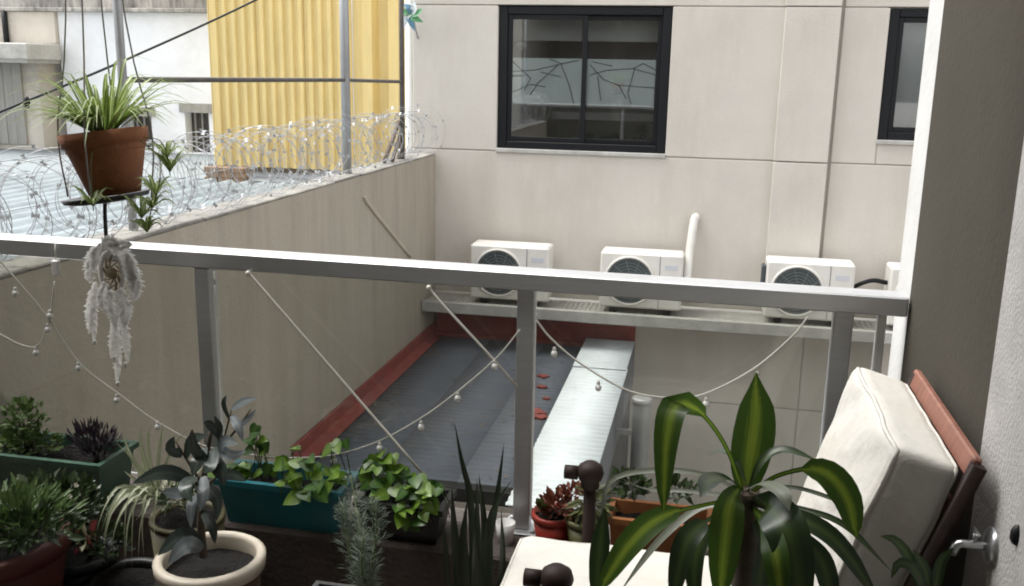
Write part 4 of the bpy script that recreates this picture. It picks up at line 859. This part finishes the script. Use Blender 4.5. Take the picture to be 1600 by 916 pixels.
for pts, w in (([(-1.687, 2.380, -0.509), (-1.698, 2.370, -0.554), (-1.709, 2.370, -0.610)], .035), ([(-1.606, 2.380, -0.504), (-1.576, 2.370, -0.556), (-1.565, 2.370, -0.619)], .040), ([(-1.673, 2.390, -0.501), (-1.674, 2.360, -0.523), (-1.679, 2.350, -0.567)], .03), ([(-1.595, 2.380, -0.568), (-1.557, 2.360, -0.598), (-1.569, 2.360, -0.654)], .036), ([(-1.696, 2.380, -0.611), (-1.712, 2.370, -0.685), (-1.723, 2.370, -0.762)], .026),
               ([(-1.694, 2.380, -0.630), (-1.706, 2.370, -0.704), (-1.709, 2.370, -0.784)], .022), ([(-1.641, 2.380, -0.683), (-1.645, 2.370, -0.756), (-1.659, 2.370, -0.830)], .022), ([(-1.616, 2.380, -0.681), (-1.608, 2.370, -0.753), (-1.607, 2.370, -0.841)], .024), ([(-1.640, 2.380, -0.721), (-1.637, 2.370, -0.813), (-1.647, 2.370, -0.907)], .022), ([(-1.645, 2.390, -0.527), (-1.603, 2.360, -0.501), (-1.562, 2.360, -0.493)], .028),
               ([(-1.665, 2.380, -0.609), (-1.665, 2.360, -0.652), (-1.657, 2.360, -0.698)], .032), ([(-1.620, 2.380, -0.625), (-1.595, 2.360, -0.675), (-1.603, 2.360, -0.732)], .034), ([(-1.638, 2.370, -0.633), (-1.628, 2.350, -0.675), (-1.625, 2.350, -0.734)], .03), ([(-1.667, 2.380, -0.508), (-1.631, 2.360, -0.490), (-1.595, 2.350, -0.493)], .03), ([(-1.585, 2.370, -0.520), (-1.566, 2.360, -0.562), (-1.569, 2.360, -0.599)], .03)):
    f = MB(); P = sm(pts, 16); rr = random.Random(int(w * 9999)); hint = Vector((0, -1, .1))
    f.tube(P, .0011, 4)
    for i in range(1, 17):
        t = (P[i] - P[i - 1]).normalized(); s_ = t.cross(hint).normalized(); ww = w * .75 * math.sin(math.pi * min(1, (i / 16) * .9 + .08)) ** .6
        for sg in (-1, 1):
            for j in range(3):
                f.leaf(P[i].lerp(P[i - 1], j * .34), s_ * sg + t * rr.uniform(.35, .9) + hint * rr.uniform(-.3, .5), hint, ww * rr.uniform(.8, 1.25), .0085, .1)
    f.build('feather', m_fea, dc)
for q in [(-1.651, 2.370, -0.833), (-1.615, 2.370, -0.850), (-1.645, 2.370, -0.910), (-1.709, 2.370, -0.790)]: MB().ball(q, .006, 8, 5, 1.5).build('bead', m_lace, dc)

# ================================================================== CHAIR
m_cush = mat("ivory_cushion_fabric", (.50, .487, .45), .9, .06, 6, bump=.2, bscale=34, dirt=(.44, .40, .33), dirt_amt=.55, dirt_scale=5)
m_wood = mat("dark_red_brown_wood", (.018, .010, .008), .6, .25, 6, (1, 1, 6), spec=.2)
m_woodp = mat("pinkish_varnished_wood", (.20, .085, .058), .6, .3, 8, (1, 6, 1))
ch = thing('cushioned_chair', (.0, 2.0, -1.615), 'reclined wooden chair with thick ivory cushions against the grey wall', 'chair')
def cushion(name, f, nu, nv, nw):
    """closed pillowy box; f maps unit cube coords (each -1..1) to world"""
    mb = MB(); idx = {}
    def vid(u, v, w):
        k = (round(u, 5), round(v, 5), round(w, 5))
        if k not in idx: idx[k] = len(mb.v); mb.v.append(tuple(f(u, v, w)))
        return idx[k]
    G = lambda n: [-1 + 2 * i / n for i in range(n + 1)]
    for A, B, fx, flip in ((G(nu), G(nv), lambda a, b, s: (a, b, s), 1), (G(nu), G(nw), lambda a, b, s: (a, s, b), -1), (G(nv), G(nw), lambda a, b, s: (s, a, b), 1)):
        for s in (-1, 1):
            for i in range(len(A) - 1):
                for j in range(len(B) - 1):
                    q = [vid(*fx(A[i], B[j], s)), vid(*fx(A[i + 1], B[j], s)), vid(*fx(A[i + 1], B[j + 1], s)), vid(*fx(A[i], B[j + 1], s))]
                    mb.face(q if s * flip > 0 else q[::-1], True)
    return mb
def rnd_box(u, v, w, h, r):
    """rounded-box position for unit coords, half sizes h, radius r"""
    p = Vector((u * h[0], v * h[1], w * h[2])); q = Vector([max(-(h[i] - r), min(h[i] - r, p[i])) for i in range(3)]); d = p - q
    return q + d.normalized() * r if d.length > 1e-9 else p
def seat_f(u, v, w):
    p = rnd_box(u, v, w, (.335, .245, .05), .04); puff = .014 * max(0, 1 - u * u) * max(0, 1 - v * v) * (1 if w > 0 else 0)
    wr = .003 * math.sin(9 * u + 4 * v) * math.cos(7 * v) * (w > 0)
    return Vector((-.085, 1.965, -1.195)) + p + Vector((0, 0, puff + wr))
cushion('seat_cushion', seat_f, 22, 18, 8).build('seat_cushion', m_cush, ch)
def back_f(u, v, w):      # u along thickness, v along width (Y), w up the back
    p = rnd_box(u, v, w, (.062, .262, .245), .02)
    dim = math.exp(-((v + .35) ** 2 + (w - .05) ** 2) / .02) * .022 if u < 0 else 0
    p.x += (-.018 * max(0, 1 - v * v) * max(0, 1 - w * w) + dim) * (1 if u < 0 else 0) + .004 * math.sin(8 * w + 5 * v) * (u < 0) * abs(w)
    if u < 0: ang = math.atan2(w - .05, v + .35); rr0 = math.hypot(w - .05, v + .35); p.x += .006 * math.sin(9 * ang) * math.exp(-rr0 * 3.0) * min(1, rr0 * 6)
    p.x += .0015 * math.sin(13 * v + 3 * w) * math.sin(11 * w - 2 * v); p.y += .002 * math.sin(9 * w + u)
    a = R(16); x = p.x * math.cos(a) + p.z * math.sin(a); z = -p.x * math.sin(a) + p.z * math.cos(a)
    return Vector((.352 + x, 2.005 + p.y, -.905 + z))
cushion('back_cushion', back_f, 8, 44, 40).build('back_cushion', m_cush, ch)
def loop(fn, fixed, n=20):
    q = [(-1 + 2 * i / n, -1) for i in range(n)] + [(1, -1 + 2 * i / n) for i in range(n)] + [(1 - 2 * i / n, 1) for i in range(n)] + [(-1, 1 - 2 * i / n) for i in range(n + 1)]
    return [fn(*fixed(a, b)) for a, b in q]
for s_ in (-1, 1): MB().tube(loop(back_f, lambda a, b: (s_, a, b)), .0045, 6, False).build('piping', m_cush, ch)
for s_ in (-1, 1): MB().tube(loop(seat_f, lambda a, b: (a, b, s_)), .0045, 6, False).build('piping', m_cush, ch)
MB().ball((.302, 1.91, -.89), .010, 8, 5).build('tuft_button', m_cush, ch)
for y in (1.735, 2.275):
    a = Vector((.502, y, -.672)); b = Vector((.30, y, -1.27)); d = (b - a).normalized()
    MB().tube([a, b], .017, 4).build('back_upright', m_wood, ch)
    MB().tube([(.33, y, -1.16), (.47, y, -1.612)], .018, 4).build('rear_leg', m_wood, ch)
    MB().tube([(-.245, y, -1.612), (-.25, y, -1.04)], .016, 8).build('front_leg', m_wood, ch)
    k = MB().lathe((-.25, y, 0), [(.016, -1.04), (.024, -1.035), (.024, -1.02), (.030, -1.012), (.035, -.995), (.030, -.978), (.016, -.968), (.001, -.966)], 16).build('knob', m_wood, ch)
    MB().lathe((-.30, y, -1.0), [(.001, -.016), (.018, -.016), (.018, .018), (.001, .018)], 12, 'X').build('pivot', m_wood, ch)
    MB().box(-.40, .33, y - .014, y + .014, -1.29, -1.25, .004).build('seat_rail', m_wood, ch)
MB().box(-.41, -.38, 1.75, 2.26, -1.285, -1.252, .004).build('front_rail', m_wood, ch)
MB().box(-.009, .009, 1.742, 2.285, -.021, .021, .004, Matrix.Translation((.497, 0, -.682)) @ Matrix.Rotation(R(17), 4, 'Y')).build('top_rail', m_woodp, ch)
for k in range(4):
    z = -.78 - .13 * k; MB().box(-.006, .006, 1.76, 2.25, -.03, .03, .003, Matrix.Translation((.463 - .0456 * k, 0, z)) @ Matrix.Rotation(R(17), 4, 'Y')).build('back_slat', m_woodp, ch)
for k in range(6): MB().box(-.37 + .115 * k, -.31 + .115 * k, 1.75, 2.26, -1.262, -1.248, .003).build('seat_slat', m_wood, ch)

# ------------------------------------------------------------------ corn plant in front of the chair
cpn = thing('corn_plant', (.09, 1.5, -1.615), 'broad leaved corn plant with yellow green striped leaves in front of the chair', 'potted plant')
round_pot(cpn, (.095, 1.47), -1.612, -1.33, .09, .125, m_terra, soil=.03)
MB().tube(sm([(.10, 1.47, -1.37), (.105, 1.48, -1.1), (.10, 1.50, -.85), (.09, 1.5, -.66)], 18), [.020 + .003 * (i % 3 == 0) for i in range(19)], 10).build('cane', m_stem, cpn)
m_cor = leaf_mat("corn_leaf", (.046, .096, .012), (.23, .32, .035), .0, .22, .38, .36, .3)
m_cod = leaf_mat("corn_leaf_dark", (.022, .042, .014), (.060, .095, .026), .0, .24, .34, .18, .3)
m_coe = leaf_mat("corn_leaf_pale_underside", (.20, .22, .17), (.26, .28, .22), .03, .20, .4, .2, .2)
CL = [([(0.089, 1.500, -0.682), (0.092, 1.530, -0.638), (0.099, 1.550, -0.560), (0.095, 1.560, -0.477)], .078, (0.1, -1, .1), 0, 'corn', .10),
      ([(0.084, 1.500, -0.660), (0.053, 1.470, -0.578), (0.012, 1.420, -0.508), (-0.026, 1.360, -0.475), (-0.037, 1.330, -0.522), (-0.036, 1.320, -0.630)], .052, (-.35, -1, .15), 0, 'flag', .12),
      ([(0.093, 1.500, -0.664), (0.111, 1.500, -0.609), (0.144, 1.500, -0.585), (0.200, 1.490, -0.595)], .020, (0, -.4, 1), 1, 'corn', .3),
      ([(0.097, 1.500, -0.664), (0.138, 1.470, -0.615), (0.194, 1.440, -0.588), (0.232, 1.420, -0.618), (0.251, 1.410, -0.679)], .050, (.1, -1, .4), 0, 'flag', .2),
      ([(0.079, 1.500, -0.660), (0.011, 1.500, -0.639), (-0.072, 1.500, -0.644), (-0.128, 1.480, -0.659), (-0.139, 1.460, -0.706), (-0.139, 1.460, -0.764)], .012, (0, -.7, 1), 2, 'sword', .3),
      ([(-0.134, 1.460, -0.700), (-0.137, 1.450, -0.741), (-0.140, 1.450, -0.794), (-0.144, 1.450, -0.889)], .036, (.2, -1, .2), 1, 'corn', .2),
      ([(0.065, 1.500, -0.673), (-0.002, 1.500, -0.673), (-0.070, 1.500, -0.676), (-0.118, 1.490, -0.655)], .010, (0, -.6, 1), 2, 'grass', .3),
      ([(0.080, 1.500, -0.677), (0.024, 1.450, -0.671), (-0.039, 1.400, -0.675), (-0.084, 1.360, -0.706), (-0.127, 1.330, -0.776)], .046, (-.35, -.9, .5), 0, 'flag', .25),
      ([(0.081, 1.500, -0.682), (0.035, 1.420, -0.678), (0.000, 1.380, -0.706), (-0.015, 1.360, -0.800)], .044, (-.4, -1, .3), 1, 'flag', .2),
      ([(0.082, 1.500, -0.654), (0.065, 1.440, -0.657), (0.059, 1.410, -0.714), (0.057, 1.400, -0.841)], .058, (0, -1, .2), 0, 'corn', .12),
      ([(0.084, 1.500, -0.660), (0.053, 1.450, -0.622), (0.030, 1.380, -0.599), (0.016, 1.340, -0.609)], .040, (0, -.6, 1), 1, 'corn', .2),
      ([(0.101, 1.500, -0.680), (0.125, 1.420, -0.651), (0.152, 1.360, -0.676), (0.186, 1.340, -0.818)], .072, (.15, -1, .25), 1, 'corn', .15),
      ([(0.107, 1.500, -0.685), (0.162, 1.450, -0.673), (0.228, 1.420, -0.697), (0.305, 1.400, -0.794)], .034, (.3, -.8, .6), 1, 'corn', .25),
      ([(0.096, 1.500, -0.658), (0.158, 1.490, -0.643), (0.220, 1.470, -0.647), (0.270, 1.460, -0.662)], .010, (0, -.5, 1), 1, 'corn', .3),
      ([(0.103, 1.500, -0.672), (0.173, 1.470, -0.669), (0.240, 1.450, -0.681), (0.313, 1.430, -0.740)], .013, (0, -.5, 1), 1, 'corn', .3),
      ([(0.089, 1.500, -0.659), (0.115, 1.450, -0.625), (0.137, 1.400, -0.616), (0.148, 1.380, -0.633)], .032, (0, -.5, 1), 2, 'corn', .2),
      ([(0.098, 1.500, -0.686), (0.121, 1.400, -0.674), (0.133, 1.340, -0.699), (0.146, 1.330, -0.786)], .046, (-.2, -1, .2), 0, 'corn', .15),
      ([(0.097, 1.500, -0.698), (0.124, 1.460, -0.731), (0.119, 1.440, -0.777), (0.118, 1.440, -0.868)], .040, (.5, -1, .2), 1, 'corn', .2),
      ([(0.087, 1.500, -0.699), (0.028, 1.470, -0.737), (0.016, 1.450, -0.785), (0.027, 1.440, -0.870)], .036, (-.5, -1, .2), 1, 'corn', .2),
      ([(0.102, 1.500, -0.691), (0.194, 1.500, -0.743), (0.227, 1.490, -0.790), (0.242, 1.480, -0.875)], .040, (.2, -1, .3), 1, 'corn', .2),
      ([(0.092, 1.500, -0.653), (0.072, 1.530, -0.623), (0.049, 1.560, -0.620), (0.026, 1.580, -0.639)], .014, (0, -.4, 1), 1, 'corn', .3),
      ([(0.085, 1.500, -0.693), (0.020, 1.520, -0.710), (-0.044, 1.500, -0.767), (-0.108, 1.480, -0.865)], .016, (0, -.5, 1), 2, 'corn', .25)]
for pts, w, h, k, pf_, fo in CL: MB().ribbon(pts, w * .9, h, pf_, 18, fo, U(-.25, .25)).build('leaf', (m_cor, m_cod, m_coe)[k], cpn)
# small plant behind the chair's near side
kp = thing('small_fern', (.44, 1.52, -1.615), 'small leafy green plant at the lower right beside the tap', 'potted plant')
round_pot(kp, (.43, 1.52), -1.612, -1.20, .06, .085, m_blkp, soil=.02)
clump(kp, 'foliage', m_dkl, (.45, 1.55, -.98), (.07, .07, .11), 260, .035, .02, .5, seed=31, stems=12, base=(.43, 1.52, -1.22))
for pts in ([(0.376, 1.500, -0.810), (0.355, 1.500, -0.756), (0.323, 1.480, -0.711), (0.297, 1.470, -0.701)], [(0.385, 1.500, -0.808), (0.354, 1.470, -0.751), (0.327, 1.460, -0.738), (0.316, 1.450, -0.762)], [(0.395, 1.500, -0.807), (0.398, 1.500, -0.750), (0.414, 1.500, -0.721)], [(0.385, 1.500, -0.808), (0.376, 1.500, -0.765), (0.351, 1.490, -0.727)]):
    MB().ribbon(pts, .018, (0, -1, .5), 'lance', 8).build('leaf', m_cod, kp)
# tap on the grey wall
m_chr = mat("worn_chrome", (.45, .46, .47), .3, .1, metal=.9)
ta = thing('wall_tap', (.53, 1.71, -.813), 'chrome garden tap with round flange on the grey wall', 'tap')
MB().lathe((.536, 1.71, -.813), [(.036, 0), (.036, -.004), (.030, -.010), (.012, -.014)], 24, 'X', False, True).build('flange', m_chr, ta)
MB().tube(sm([(.53, 1.71, -.813), (.495, 1.71, -.813), (.478, 1.71, -.815), (.470, 1.71, -.835)], 8), .008, 10).build('spout', m_chr, ta)
MB().tube([(.505, 1.71, -.813), (.505, 1.71, -.79)], .005, 8).build('valve_stem', m_chr, ta)
MB().box(.500, .510, 1.692, 1.728, -.79, -.784, .003).build('handle', m_chr, ta)
